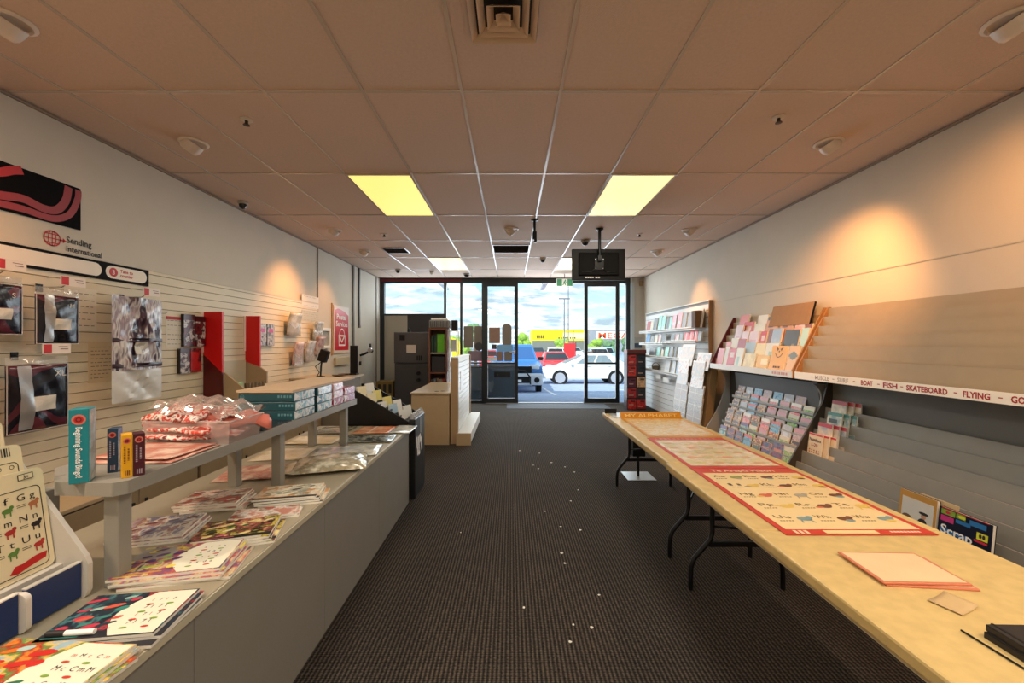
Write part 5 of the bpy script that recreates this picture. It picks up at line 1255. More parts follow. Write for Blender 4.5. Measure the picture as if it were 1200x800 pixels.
# ================================================================== RIGHT SIDE
# ---- folding tables ------------------------------------------------------------
TX0, TX1, TZ = .933, 1.655, .69
M_tab = mat('table_top', (204, 176, 116), .42, var=.11, vscale=22); M_tabe = mat('table_edge', (176, 158, 124), .5, var=.08, vscale=30)
M_leg = mat('table_leg', (20, 21, 23), .38, metal=.3)
def table(y0, y1, legs, lab, TX0=.933, TX1=1.655):
    t = thing('folding_table', lab, 'table', ((TX0+TX1)/2, (y0+y1)/2, 0), 0, 'folding tables along the right side')
    ym = (y0+y1)/2
    b = MB()
    for a, c in ((y0+.001, ym-.001), (ym+.001, y1-.001)): b.box(TX0, TX1, a, c, TZ-.04, TZ)
    o = b.build('tabletop', M_tab, t, bevel=.008)
    b = MB().box(TX0+.012, TX1-.012, y0+.012, y1-.012, TZ-.052, TZ-.0395); b.build('underframe', M_tabe, t)
    cx = (TX0+TX1)/2
    for yl in legs:
        z_ = TZ-.05
        for s in (-1, 1):
            xi, xo = cx+s*.14, cx+s*.265
            MB().tube([(xi, yl, z_), (xi, yl, .33), (xi+s*.01, yl, .285), (xi+s*.105, yl, .175), (xo-s*.004, yl, .13), (xo, yl, .08), (xo, yl, 0)], .0135, 10).build('leg', M_leg, t, smooth=True)
        MB().box(cx-.165, cx+.165, yl-.01, yl+.01, .245, .275).build('crossbar', M_leg, t, bevel=.003)
        d = 1 if yl > ym else -1
        MB().tube([(cx-.135, yl, .36), (cx, yl-d*.18, .42), (cx, yl-d*.40, z_)], .007, 6).tube([(cx+.135, yl, .36), (cx, yl-d*.18, .42)], .007, 6).build('brace', M_leg, t, smooth=True)
table(2.462, 4.24, (2.69, 4.03), 'long beige folding table nearer the shop front, with black wishbone legs', .949, 1.671)
table(.68, 2.460, (2.34, .88), 'long beige folding table nearest the camera, with black wishbone legs')
# posters on the tables
XL, XRp = 1.03, 1.60
def flat(b, x0, x1, y0, y1, z, m=0): return b.poly([(x0, y0, z), (x1, y0, z), (x1, y1, z), (x0, y1, z)], m)
M_pc = mat('poster_cream', (234, 206, 150), .3, var=.03, vscale=6); M_pr = mat('poster_red', (196, 52, 38), .3); M_po = mat('poster_orange', (214, 142, 24), .3)
def poster(y0, y1, lab, frame, name, title, tcol, z=TZ+.0005, x0=XL, x1=XRp, head=.085):
    t = thing('alphabet_poster', lab, 'poster', ((x0+x1)/2, (y0+y1)/2, z), 0, 'laminated posters on the folding tables')
    MB().box(x0, x1, y0, y1, z, z+.0014).build('sheet', frame, t)
    fy0 = y0+.045
    flat(MB(), x0+.026, x1-.026, fy0, y1-head, z+.002).build('chart_panel', name, t)
    if title: MB().text(title, ((x0+x1)/2-.02, y1-head*.74, z+.0024), XP, YP, head*.62, align='c', bold=True, width=(x1-x0)*.62).build('title_lettering', tcol, t)
    return t, z
tp, z = poster(1.525, 2.335, 'red bordered Te Arapu Maori alphabet poster on the nearest table', M_pr, M_pc, 'Te Arapū Māori', mat('title_pale', (240, 206, 170), .4), z=TZ+.0022)
letters = [['Aa', 'Ee', 'Hh'], ['Ii', 'Kk', 'Mm'], ['Ng', 'Nn', 'Oo'], ['Pp', 'Rr', 'Tt'], ['Uu', 'Wh', 'Ww']]
tx = MB(); pc = MB(); rs = random.Random(11)
pcm = [mat('chart_green', (150, 150, 70), .4), mat('chart_brown', (110, 66, 44), .4), mat('chart_red', (206, 104, 76), .4), mat('chart_yellow', (222, 186, 90), .4), mat('chart_grey', (170, 160, 140), .4), mat('chart_blue', (120, 150, 150), .4)]
picsel = [[0, 1, 3], [3, 1, 3], [2, 4, 1], [3, 1, 3], [5, 1, 5]]
zt = z+.0027
for r in range(5):
    yy = 2.335-.155-.128*r
    for c in range(3):
        xx = XL+.055+.165*c+(.015 if r % 2 else 0)
        tx.text(letters[r][c], (xx, yy, zt), XP, YP, .044, width=.062)
        for k in range(5): tx.box(xx+.012*k, xx+.012*k+.008, yy-.026, yy-.021, zt-.0004, zt)
        m = picsel[r][c]; px, py = xx+.112, yy-.004
        kind = rs.randint(0, 3)
        pc.disc((px, py, zt), XP, YP, .030, .020, m=m); pc.disc((px+.028, py+.014, zt+.0003), XP, YP, .013, .012, m=m)
        if kind == 0: pc.ribbon([(px-.02, py-.01), (px-.03, py-.038)], .006, XP, YP, (0, 0, zt), m=m).ribbon([(px+.015, py-.01), (px+.02, py-.038)], .006, XP, YP, (0, 0, zt), m=m)
        elif kind == 1: pc.disc((px-.03, py-.012, zt+.0003), XP, YP, .018, .008, m=(m+1) % 6)
        elif kind == 2: pc.ribbon([(px-.03, py-.004), (px-.05, py+.012), (px-.055, py+.02)], .007, XP, YP, (0, 0, zt), m=m)
        else: pc.disc((px+.008, py-.018, zt+.0003), XP, YP, .02, .01, m=(m+4) % 6)
tx.build('chart_text', mat('chart_ink', (84, 60, 44), .5), tp); pc.build('chart_artwork', pcm, tp)
b = MB(); flat(b, XL+.16, XL+.36, 1.535, 1.562, z+.002); b.build('footer_panel', M_pc, tp)
b = MB()
for k in range(3): flat(b, XL+.045+.02*k, XL+.058+.02*k, 1.535, 1.562, z+.002)
for k in range(9): flat(b, XL+.41+.013*k, XL+.42+.013*k, 1.543, 1.556, z+.002)
b.build('footer_print', mat('title_pale', (240, 206, 170), .4), tp)
M_map = printed('chart_map', [(230, 204, 164), (224, 188, 146), (238, 220, 186), (216, 200, 168), (212, 204, 140), (232, 200, 170)], 9, rough=.2, gloss=.8)
tp, z = poster(2.345, 3.10, 'red bordered picture chart poster in the middle of the tables', M_pr, M_map, None, None, z=TZ+.001)
b = MB()
for k in range(14): flat(b, XL+.05+.033*k, XL+.05+.033*k+.02*(1 if k % 3 else .6), 3.045, 3.075, z+.002)
b.build('title_print', mat('title_dull', (222, 150, 120), .4), tp)
b = MB()
for r in range(5):
    for c in range(4): b.disc((XL+.1+.115*c+rs.uniform(-.02, .02), 2.45+.115*r, z+.0024), XP, YP, .035, .024, m=rs.randint(0, 3))
b.build('chart_artwork', [mat('faint_brown', (206, 166, 124), .3), mat('faint_green', (200, 190, 130), .3), mat('faint_red', (218, 156, 120), .3), mat('faint_grey', (206, 190, 160), .3)], tp)
M_map2 = printed('chart_letters', [(232, 210, 160), (228, 200, 140), (216, 170, 110), (238, 222, 184), (206, 190, 150)], 16, stretch=(1, 2.2, 1), rough=.25)
tp, z = poster(3.12, 3.88, 'orange headed MY ALPHABET poster at the far end of the tables', M_po, M_map2, None, None, z=TZ+.0016, x0=1.05, x1=1.62, head=.02)
hd = MB().grid(lambda u, v: Vector((1.045+.58*u, 3.875+.06*v-.016*v*v, z+.001+.06*v**1.5)), 4, 6); hd.build('header_flap', M_po, tp, solid=.0015)
MB().text('MY ALPHABET', (1.335, 3.886, z+.014), XP, Vector((0, .55, .83)), .05, align='c', bold=True, width=.50).build('title_lettering', mat('title_yellow', (246, 206, 120), .4), tp)
wavy('grey_sheet', 'plain pale grey sheet under the MY ALPHABET poster at the table end', 'sheet', (1.30, 4.09, TZ), .62, .28, .001, mat('grey_sheet', (168, 172, 170), .3), .02, .0005)
card('dark_sheet', 'black card strip at the far left corner of the folding tables', 'card strip', (1.02, 4.18, TZ), .12, .05, .004, M_black, M_black, 0, PI/2*0)
# pink folders, note, notebook
M_salmon = mat('folder_pink', (206, 124, 92), .4); M_salmon2 = mat('folder_face', (222, 196, 152), .3, var=.06, vscale=9)
def folder(c, rz, z, lab, wd=(.252, .182)):
    t = thing('pink_folder', lab, 'folder', (c[0], c[1], z), rz, 'pink folders on the nearest table')
    w, d = wd
    MB().box(-w/2, w/2, -d/2, d/2, 0, .006).build('cover', M_salmon, t, local=True, bevel=.002)
    flat(MB(), -w/2+.008, w/2-.008, -d/2+.008, d/2-.008, .0064).build('label_panel', M_salmon2, t, local=True)
folder((1.245, 1.285), -.10, TZ, 'salmon pink folder lying on the nearest table, lower one of two'); folder((1.232, 1.292), -.04, TZ+.0068, 'salmon pink folder lying on the nearest table, upper one of two')
o = MB().grid(lambda u, v: Vector(((u-.5)*.09, (v-.5)*.07, .002+.006*(u-.5)**2*4*(1 if u > .5 else .3))), 8, 4).build('note_slip', mat('note_paper', (196, 166, 118), .6), local=True, smooth=True, solid=.0008, loc=(1.217, 1.124, TZ), rot=(0, 0, .40))
tag(o, 'small curled blank paper slip beside the pink folders', 'paper slip')
for k, (l, dx, rz) in enumerate((('black hardcover notebook at the right edge of the table, lower one', 0, 0), ('black hardcover notebook at the right edge of the table, upper one', .004, -.02))):
    t = thing('black_notebook', l, 'notebook', (1.256+dx, .875, TZ+.0162*k), rz, 'black notebooks on the nearest table')
    MB().box(-.098, .098, -.12, .12, .003, .0125).build('pages', M_paper, t, local=True)
    MB().box(-.1, .1, -.123, .123, .0125, .016).box(-.1, .1, -.123, .123, 0, .003).box(-.1, -.097, -.123, .123, 0, .016).build('cover', mat('notebook_black', (34, 30, 28), .55), t, local=True, bevel=.002)
    MB().box(-.086, -.080, -.124, .1245, .0161, .0167).box(-.086, -.080, .1235, .1245, .0, .0165).build('elastic', M_black, t, local=True)
o = MB().tube([(1.125, 1.02, TZ+.003), (1.128, .96, TZ+.003), (1.131, .90, TZ+.003), (1.133, .80, TZ+.003)], .0022, 6).build('loose_cable', M_black)
tag(o, 'thin black cable lying on the table left of the black notebooks', 'cable')
# floor stand below the far table
t = thing('floor_stand', 'black post stand on a square silver base under the far folding table', 'stand', (1.345, 4.32, 0))
MB().box(1.20, 1.49, 4.18, 4.46, 0, .008).build('base_plate', mat('silver_plate', (186, 190, 192), .3, metal=.6), t, bevel=.002)
MB().cyl((1.345, 4.32, .008), (1.345, 4.32, .30), .014).build('post', M_blackm, t)
MB().box(1.28, 1.41, 4.28, 4.36, .22, .5).build('holder', M_black, t, bevel=.006)

# ---- upper tiered displays ----------------------------------------------------
M_tier = mat('tier_board', (166, 150, 122), .55, var=.04, vscale=9); M_tierw = mat('tier_end', (158, 118, 76), .5); M_dkred = mat('tier_end_red', (92, 22, 26), .5)
TOPS = [1.263, 1.385, 1.478, 1.573, 1.663, 1.745]; TXs = [2.80, 2.85, 2.90, 2.95, 3.0, 3.045]
M_strip = mat('strip_cream', (252, 246, 234), .4)
def tiers(y0, y1, lab, near_end, far_mat, strip_m, low=0):
    t = thing('tiered_display', lab, 'display shelf', (2.9, (y0+y1)/2, 1.07))
    for k in range(6):
        z0 = (1.085 if k == 0 else TOPS[k-1]-.07)
        zt_ = TOPS[k]-low; z0 -= low*(k > 0)
        b = MB().prism([(TXs[k], y0+.015, zt_), (TXs[k]+.010, y0+.015, zt_), (TXs[k]+.004, y0+.015, z0), (TXs[k]-.006, y0+.015, z0)], (0, y1-y0-.03, 0)); b.build('tier', M_tier, t)
    MB().box(2.74, 3.075, y0+.015, y1-.015, 1.075, 1.09).build('base', M_tier, t)
    for yy, m in ((y0, M_tierw), (y1-.015, far_mat)):
        MB().prism([(2.735, yy, 1.072), (2.735, yy, 1.15), (3.045, yy, 1.755), (3.075, yy, 1.755), (3.075, yy, 1.072)], (0, .015, 0)).build('end_panel', m, t, bevel=.002)
    s = MB().box(2.727, 2.735, y0-.002, y1-.005, 1.072, 1.138).build('sign_strip', strip_m, t)
    return t
ta = tiers(1.2, 3.93, 'long empty wooden tiered display on the right wall above the grey one', True, M_tierw, M_strip)
b = MB(); xf = 2.7262
for txt, ya, yb_ in (('BOAT', 3.18, 3.075), ('FISH', 2.99, 2.88), ('SKATEBOARD', 2.815, 2.548), ('FLYING', 2.462, 2.322), ('GOLF', 2.225, 2.12)):
    b.text(txt, (xf, ya, 1.087), -YP, ZP, .050, bold=.034, width=ya-yb_)
for yy in (3.03, 2.85, 2.505, 2.275, 3.245): b.box(xf, xf+.0006, yy-.012, yy+.008, 1.102, 1.108)
b.build('lettering', mat('letter_red', (168, 30, 26), .5), ta)
b = MB()
for txt, ya, yb_ in (('MUSCLE', 3.66, 3.50), ('SURF', 3.41, 3.30)): b.text(txt, (xf, ya, 1.087), -YP, ZP, .050, bold=True, width=ya-yb_)
for yy in (3.455, 3.70): b.box(xf, xf+.0006, yy-.012, yy+.008, 1.102, 1.108)
b.build('glare_lettering', mat('letter_glare', (178, 166, 160), .5), ta)  # red words greyed to paint in the glare over them
tb = tiers(3.965, 5.6, 'tiered display on the right wall filled with cards and boxes', True, M_dkred, mat('strip_white', (226, 224, 218), .35), .055)
b = MB()
for k in range(7): b.box(2.7262, 2.727, 4.03+.035*k, 4.055+.035*k, 1.092, 1.118)
b.build('faded_print', mat('letter_faded_red', (206, 150, 140), .5), tb)
# items in display B: (px0, px1, height, row, colour, kind, words)
M_cm = {}
def cm(name, *a, **k):
    return M_cm.setdefault(name, printed('card_'+name, *a, **k))
def plain(n, rgb, band=None): 
    rgb = tuple(int(max(0, min(255, (c-sum(rgb)/3)*1.25+sum(rgb)/3*.93))) for c in rgb)
    return cm(n, [rgb, tuple(min(255, int(c*1.06)) for c in rgb)], 8, [band] if band else ())
K = dict(
 pinkroll=plain('pinkroll', (206, 130, 132)), white=plain('white', (226, 224, 222), (.2, .8, .3, .5, (196, 190, 200))), red=plain('red', (170, 34, 40), (.25, .75, .55, .8, (220, 190, 180))),
 whitegreen=plain('whitegreen', (222, 222, 212), (.3, .6, .1, .6, (150, 190, 180))), yellowcream=cm('yellowcream', [(224, 196, 110), (232, 216, 160), (206, 190, 130)], 10), gold=cm('gold', [(206, 154, 22), (222, 176, 50)], 9, [(.4, .95, .45, .8, (236, 220, 170))]),
 owl=plain('owl', (206, 158, 28)), kraftblue=plain('kraftblue', (214, 186, 150)), maroon=plain('maroon', (140, 30, 36), (.2, .8, .3, .6, (206, 150, 140))), blue=plain('blue', (64, 116, 166), (.3, .9, .3, .7, (206, 220, 230))),
 cream=cm('cream', [(214, 196, 140), (226, 214, 190), (190, 180, 150)], 9), kraft=plain('kraft', (186, 142, 108), (.2, .6, .7, .8, (110, 70, 50))), pink=cm('pink', [(222, 170, 176), (232, 196, 196), (206, 150, 130)], 8), bluewhite=cm('bluewhite', [(220, 226, 232), (150, 180, 214)], 10, [(0, .3, 0, 1, (130, 74, 56))]),
 dark=plain('dark', (74, 78, 82), (.6, .8, .2, .4, (130, 124, 100))), aqua=cm('aqua', [(150, 206, 204), (180, 220, 216)], 5), lilac=plain('lilac', (222, 206, 214), (.2, .8, .4, .6, (200, 170, 190))), brown=plain('brown', (130, 84, 60)))
ROWZ = [1.093, TOPS[0]-.08, TOPS[1]-.08, TOPS[2]-.08, TOPS[3]-.08, TOPS[4]-.08]
ROWX = [2.765, 2.815, 2.865, 2.915, 2.965, 3.015]
items = [
 (838, 845, .155, 0, 'pinkroll', 'pink wrapped roll'), (846, 850, .19, 0, 'white', 'slim white box'), (850, 859, .17, 0, 'red', 'dark red card box'), (858.5, 867, .185, 0, 'whitegreen', 'white card with a green figure'),
 (869, 882, .13, 0, 'yellowcream', 'pale yellow card'), (884, 897, .135, 0, 'gold', 'golden yellow card'), (899, 917, .215, 0, 'owl', 'tall yellow bag with a dark face emblem'), (919, 938, .22, 0, 'kraftblue', 'tall kraft bag with a blue hexagon emblem'),
 (847, 853, .11, 1, 'pinkroll', 'small pink box'), (852, 860, .115, 1, 'white', 'white box'), (860, 869, .085, 1, 'maroon', 'maroon tin'), (869.5, 881, .10, 1, 'blue', 'blue labelled jar box'), (882, 893, .11, 1, 'cream', 'cream patterned card'), (893.5, 908, .12, 1, 'whitegreen', 'white and yellow card'),
 (857, 865, .12, 2, 'lilac', 'white gift box'), (864, 873, .085, 2, 'lilac', 'pale pink box'), (874, 885, .10, 2, 'lilac', 'white and pink card'), (887, 894, .10, 2, 'red', 'small red card box'), (896, 911, .13, 2, 'bluewhite', 'white card with a blue drawing'), (915, 932, .14, 2, 'dark', 'dark grey gift box'), (934, 950, .15, 2, 'aqua', 'aqua blue gift bag'),
 (867, 879, .10, 3, 'red', 'bright red card box'), (880, 892, .075, 3, 'whitegreen', 'small white and blue card'), (893, 907, .085, 3, 'kraft', 'kraft brown card, left one'), (909, 925, .09, 3, 'kraft', 'kraft brown card, right one'), (927, 938, .08, 3, 'pink', 'pink dotted card'), (939, 947, .085, 3, 'brown', 'small brown card'),
 (863, 873, .075, 4, 'pinkroll', 'rosy red box'), (884, 895, .09, 4, 'white', 'white card with sketch'), (896, 903, .05, 4, 'dark', 'small black box')]
YT = [408, 406, 408, 408, 414, 416, 405, 405, 400, 396, 397, 401, 402, 402, 381, 388, 388, 388, 385, 386, 384, 377, 379, 375, 375, 376, 379, 369, 369, 371]
for (a, b_, h, r, k, words), yt_ in zip(items, YT):
    x = ROWX[r]; Ya, Yb = 478*x/(a-599), 478*x/(b_-599)
    Ya = min(Ya, 5.57); Yb = max(Yb, 3.99)
    w = Ya-Yb; h = max(.06, (CZ-(yt_-402)*(Ya+Yb)/2/478-ROWZ[r])/.975)
    o = card('gift_card', '%s, %s row up in the filled tiers' % (words, ORD[r]), 'card', (x, (Ya+Yb)/2, ROWZ[r]), w, h, .018, K[k], M_paper, RZR, .22, 'cards and boxes in the filled tiered display')
    if k == 'owl':
        e = MB().poly([(-.055, -.001, h*.96), (-.012, -.001, h*.88), (-.03, -.001, h*.80)]).poly([(.055, -.001, h*.96), (.012, -.001, h*.88), (.03, -.001, h*.80)]).poly([(-.012, -.001, h*.82), (.012, -.001, h*.82), (0, -.001, h*.72)]).ribbon([(-.06, h*.74), (-.03, h*.62), (0, h*.58), (.03, h*.62), (.06, h*.74)], .009, XP, ZP, (0, -.001, 0))
        for q in range(4): e.box(-.05+.028*q, -.028+.028*q, -.0012, -.001, h*.2, h*.27)
        e.build('face_emblem', mat('emblem_brown', (84, 58, 20), .5), o, local=True)
    if k == 'kraftblue':
        e = MB().poly([(.05*math.cos(PI/6+PI/3*q), -.001, h*.66+.045*math.sin(PI/6+PI/3*q)) for q in range(6)]); e.box(-.062, .062, -.0015, -.001, h*.62, h*.70)
        e.build('hexagon_emblem', mat('emblem_blue', (120, 140, 146), .5), o, local=True)
t = thing('kraft_board', 'large brown board leaning on top of the filled tiered display', 'board', (2.955, 4.33, 1.60), RZR)
MB().box(-.36, .28, 0, .012, 0, .235).build('board', M_kraft, t, local=True, bevel=.002); MB().box(.276, .2815, .001, .02, 0, .235).build('edge', M_black, t, local=True)
t.rotation_euler = (-.26, 0, RZR)

# ---- lower fixtures below: grey tiers (near) and curved card rack (far) ---------
M_gt = mat('grey_tier', (140, 137, 128), .55, var=.04, vscale=9); M_gd = mat('grey_dark', (58, 58, 56), .6)
t = thing('grey_tiered_stand', 'long grey tiered stand below the wooden one, mostly empty', 'display shelf', (2.8, 2.5, 0))
GT = [(2.95, .81), (2.895, .71), (2.84, .61), (2.785, .505), (2.73, .405), (2.675, .305), (2.61, .245)]
for k, (x, z) in enumerate(GT):
    z0 = (GT[k+1][1]-.06) if k < 6 else .05
    MB().prism([(x-.012, 1.0, z0), (x, 1.0, z0), (x+.012, 1.0, z), (x+.002, 1.0, z)], (0, 2.83, 0)).build('tier', M_gt, t)
MB().box(3.02, 3.04, 1.0, 3.83, .05, 1.07).build('back_panel', mat('grey_back', (116, 115, 110), .6), t)
MB().box(2.60, 3.04, 1.0, 3.83, 0, .05).build('plinth', M_gd, t)
MB().prism([(2.60, 3.83, 0), (2.60, 3.83, .27), (2.93, 3.83, .86), (2.98, 3.83, 1.06), (3.05, 3.83, 1.06), (3.05, 3.83, 0)], (0, .018, 0)).build('end_panel', mat('end_dark', (66, 58, 48), .6), t)
# magazines in grey stand
M_num = plain('numbers', (222, 204, 176), (0, 1, .93, 1, (196, 40, 60)))
M_mag1 = cm('mag1', [(222, 210, 186), (226, 216, 196), (190, 180, 160)], 12, [(0, 1, .86, 1, (180, 50, 50))]); M_mag2 = cm('mag2', [(214, 214, 206), (120, 150, 150), (226, 216, 196)], 11, [(0, 1, .88, 1, (70, 130, 120)), (.1, .7, .6, .75, (60, 60, 56))]); M_mag3 = cm('mag3', [(226, 220, 206), (150, 160, 170), (210, 190, 170)], 11, [(0, 1, .86, 1, (190, 40, 56))])
rowm = [(3, 3.70, M_num, 'Numbers 1-20 flash card pack'), (2, 3.66, M_mag3, 'red topped flash card pack'), (1, 3.62, M_mag2, 'green topped flash card pack'), (0, 3.64, M_mag1, 'red and cream flash card pack')]
for (r, y, m, words) in rowm:
    gx_, gz_ = GT[r]
    for k in range(3):
        xx = gx_-.045+.016*k
        base = GT[r+1][1]-.05
        xx = (gx_+GT[r+1][0])/2-.020+.017*k
        o = card('flash_card_pack', '%s in the grey stand, %s' % (words, ('front copy', 'middle copy', 'rear copy')[k]), 'card pack', (xx, y-.055*k*1.0, base), .16, .235, .012, m, M_paper, RZR, .12, 'flash card packs in the grey stand')
        if r == 3 and k == 0:
            e = MB().text('Numbers', (0, -.0012, .165), XP, ZP, .042, align='c', bold=True, width=.135); e.build('title_lettering', M_ink, o, local=True)
            e = MB().text('1-20', (0, -.0012, .118), XP, ZP, .042, align='c', bold=True, width=.075)
            for q in range(20): e.disc((-.055+.028*(q % 5), -.0012, .085-.02*(q//5)), XP, ZP, .006, n=8)
            e.build('numbers_lettering', mat('num_red', (150, 46, 40), .5), o, local=True)
# two books standing low in the grey stand
def standing_book(y0, y1, zt, h, front, lab, x=2.602, thick=.02):
    t = thing('picture_book', lab, 'book', (x, (y0+y1)/2, zt-h), RZR); t.rotation_euler = (-.1, 0, RZR)
    w = y1-y0
    MB().box(-w/2, w/2, 0, .003, 0, h).build('front_cover', front, t, local=True)
    MB().box(-w/2+.002, w/2-.002, .003, thick, .002, h-.003).build('pages', M_paper, t, local=True)
    MB().box(-w/2, w/2, thick, thick+.003, 0, h).build('back_cover', M_black, t, local=True)
    return t, w
t, w = standing_book(2.47, 2.70, .455, .30, plain('cowbook', (176, 140, 84)), 'tan picture book with a horse rider scene standing low in the grey stand', x=2.55)
h = .30
flat_ = MB().box(-w*.42, w*.44, -.0012, 0, .02, h*.87); flat_.build('cover_scene', mat('scene_pale', (206, 204, 196), .4), t, local=True)
b = MB(); e = -.0018
b.disc((-w*.25, e, h*.42), XP, ZP, .035, .03, m=0).box(-w*.42, -w*.08, e, e+.0004, h*.2, h*.42, 0).disc((w*.18, e, h*.42), XP, ZP, .03, .035, m=1).disc((w*.2, e, h*.58), XP, ZP, .016, .016, m=2).disc((w*.2, e-.0003, h*.64), XP, ZP, .03, .009, m=1).box(w*.05, w*.35, e, e+.0004, h*.15, h*.4, 3)
b.text('The Outlaw', (-w*.3, e, h*.78), XP, ZP, .02, m=1) if False else None
b.build('cover_figures', [mat('fig_brown', (110, 80, 56), .5), M_ink, mat('fig_skin', (190, 140, 110), .5), mat('fig_blue', (90, 110, 150), .5)], t, local=True)
t2 = tag(MB().box(-.11, .11, 0, .014, 0, .30).build('plain_book', mat('plain_tan', (196, 172, 130), .5), local=True, loc=(2.585, 2.50, .155), rot=(-.1, 0, RZR)), 'plain tan book behind the tan picture book in the grey stand', 'book')
t, w = standing_book(2.185, 2.455, .435, .30, mat('scrap_navy', (20, 24, 44), .3), 'dark blue Scrap book with coloured squares standing low in the grey stand', x=2.552)
b = MB(); e = -.0012
sq = [(-.46, -.18, .78, .95, 0), (-.46, -.2, .55, .74, 1), (-.16, .12, .64, .76, 2), (-.16, .02, .80, .96, 0), (.1, .4, .74, .90, 2), (.24, .44, .40, .62, 3), (-.46, .1, .2, .32, 2), (-.46, .44, .97, 1.0, 4), (.2, .44, .30, .37, 4)]
for x0, x1, z0, z1, m in sq: b.box(x0*w, x1*w, e, e+.0008, (.42+.58*z0)*.30, (.42+.58*z1)*.30, m)
b.disc((-.05*w, e*1.4, .925*.3), XP, ZP, .02, .009, m=3).disc((-.32*w, e*1.4, .92*.3), XP, ZP, .014, .008, m=4).disc((.31*w, e*1.4, .72*.3), XP, ZP, .007, .012, m=5).disc((.37*w, e*1.4, .72*.3), XP, ZP, .007, .012, m=5)
b.build('cover_squares', [mat('sq_green', (130, 160, 50), .4), mat('sq_pink', (190, 50, 120), .4), mat('sq_blue', (40, 110, 170), .4), mat('sq_lime', (214, 214, 60), .4), mat('sq_red', (190, 40, 60), .4), M_ink], t, local=True)
MB().text('Scrap', (-w*.44, -.0022, .50*.30), XP, ZP, .075, bold=True, width=w*.62).build('title_lettering', M_inkwhite, t, local=True)

# ---- curved grey card rack ------------------------------------------------------
t = thing('curved_card_rack', 'grey curved sided rack of greeting cards between the tiered displays', 'card rack', (2.85, 4.78, 0))
cp = smooth_line([(2.62, .10), (2.70, .25), (2.79, .40), (2.88, .58), (2.945, .76), (2.965, .90), (2.93, .99), (2.89, 1.02)], 4)
backp = [(3.05, 1.02), (3.05, .06), (2.62, .06)]
M_cside = mat('rack_side', (164, 166, 166), .45)
for yy in (3.90, 5.63):
    MB().prism([(p.x, yy, p.y) for p in cp]+[(x, yy, z) for x, z in backp], (0, .018, 0)).build('side_panel', M_cside, t, bevel=.002)
    MB().ribbon([(p.x, p.y) for p in cp], .001, XP, ZP, (0, yy, 0)).build('edge', M_cside, t) if False else None
MB().box(3.02, 3.05, 3.92, 5.63, .06, 1.05).build('back_panel', M_gd, t)
MB().prism([(2.975, 3.92, .74), (2.99, 3.92, .74), (2.96, 3.92, 1.03), (2.945, 3.92, 1.03)], (0, 1.45, 0)).build('header', mat('rack_header', (100, 102, 104), .5), t, bevel=.004)
MB().box(2.66, 3.05, 3.92, 5.63, .0, .06).build('plinth', M_gd, t)
RK = [(2.695, .175), (2.745, .285), (2.79, .395), (2.84, .505), (2.885, .615), (2.925, .723)]
for x, z in RK:
    MB().box(x-.02, x-.016, 3.92, 5.36, z-.02, z+.012).box(x-.02, x+.05, 3.92, 5.36, z-.02, z-.015).build('tier', M_cside, t)
rc = random.Random(21)
def gcard(n, cols, band): return cm('gc_'+n, [tuple(int(max(0, min(255, (v-sum(c)/3)*1.5+sum(c)/3*.80))) for v in c) for c in cols], 20, band, interp='CONSTANT', detail=3)
W = (232, 228, 222)
GCS = [('cream_photo', gcard('a', [(206, 176, 140), (150, 110, 84), (220, 206, 180), (120, 84, 66)], [(.1, .9, .78, .93, (70, 40, 30))]), 'brown and cream'),
       ('white', gcard('b', [W, (214, 216, 220), (226, 226, 226)], [(.2, .7, .4, .6, (190, 200, 214))]), 'white'),
       ('blue', gcard('c', [(120, 176, 206), (170, 206, 226), (90, 150, 190)], [(0, 1, .84, 1, (206, 90, 80))]), 'sky blue'),
       ('green', gcard('d', [(90, 140, 60), (150, 176, 90), (214, 214, 176), (70, 110, 56)], [(0, 1, .8, 1, (206, 196, 170))]), 'green'),
       ('orange', gcard('e', [(206, 140, 60), (120, 84, 50), (226, 190, 120), (96, 66, 46)], [(.1, .9, .4, .6, (60, 80, 50))]), 'orange and brown'),
       ('red', gcard('f', [(206, 70, 80), (232, 200, 196), (226, 150, 150), (236, 226, 220)], [(0, 1, .82, 1, (226, 222, 214))]), 'red and white'),
       ('pale', gcard('g', [(226, 214, 206), (206, 186, 190), (220, 196, 176), (190, 206, 214)], [(0, 1, .8, .95, (206, 140, 150))]), 'pale pink'),
       ('teal', gcard('h', [(60, 150, 150), (206, 220, 214), (96, 176, 170)], [(0, 1, .8, 1, (90, 60, 120))]), 'teal'),
       ('navy', gcard('i', [(60, 70, 100), (96, 110, 130), (150, 90, 100), (40, 50, 76)], [(.15, .85, .6, .74, (200, 120, 90))]), 'navy and grey')]
plan = [[7, 8, 8, 2, 4, 8, 8, 3], [0, 0, 7, 3, 6, 4, 3, 0], [0, 0, 5, 4, 5, 2, 1, 6], [0, 1, 2, 4, 6, 6, 3, 6], [0, 0, 2, 6, 5, 6, 5, 3], [0, 1, 2, 6, 2, 1, 6, 3]]
for r, (x, z) in enumerate(RK):
    for c in range(8):
        y = 5.25-.178*c-.02*(r % 2)
        nm, m, words = GCS[plan[r][c]]
        big = (r == 0 and c >= 6)
        if r == 5 and c == 7: continue
        w, h = (.145, .195) if not big else (.168, .23)
        for q in range(2 if c < 3 else 1):
            card('greeting_card', '%s card in curved rack, %s row up, %s from far end%s' % (words, ORD[r], ORD[c], ', front' if (c < 3 and q == 0) else (', rear' if c < 3 else '')), 'greeting card',
                 (x+.002+.014*q, y-.022*q, z-.014), w, h, .008, m, M_paper, RZR, .22, 'greeting cards in the curved rack', roll=rc.uniform(-.02, .02))
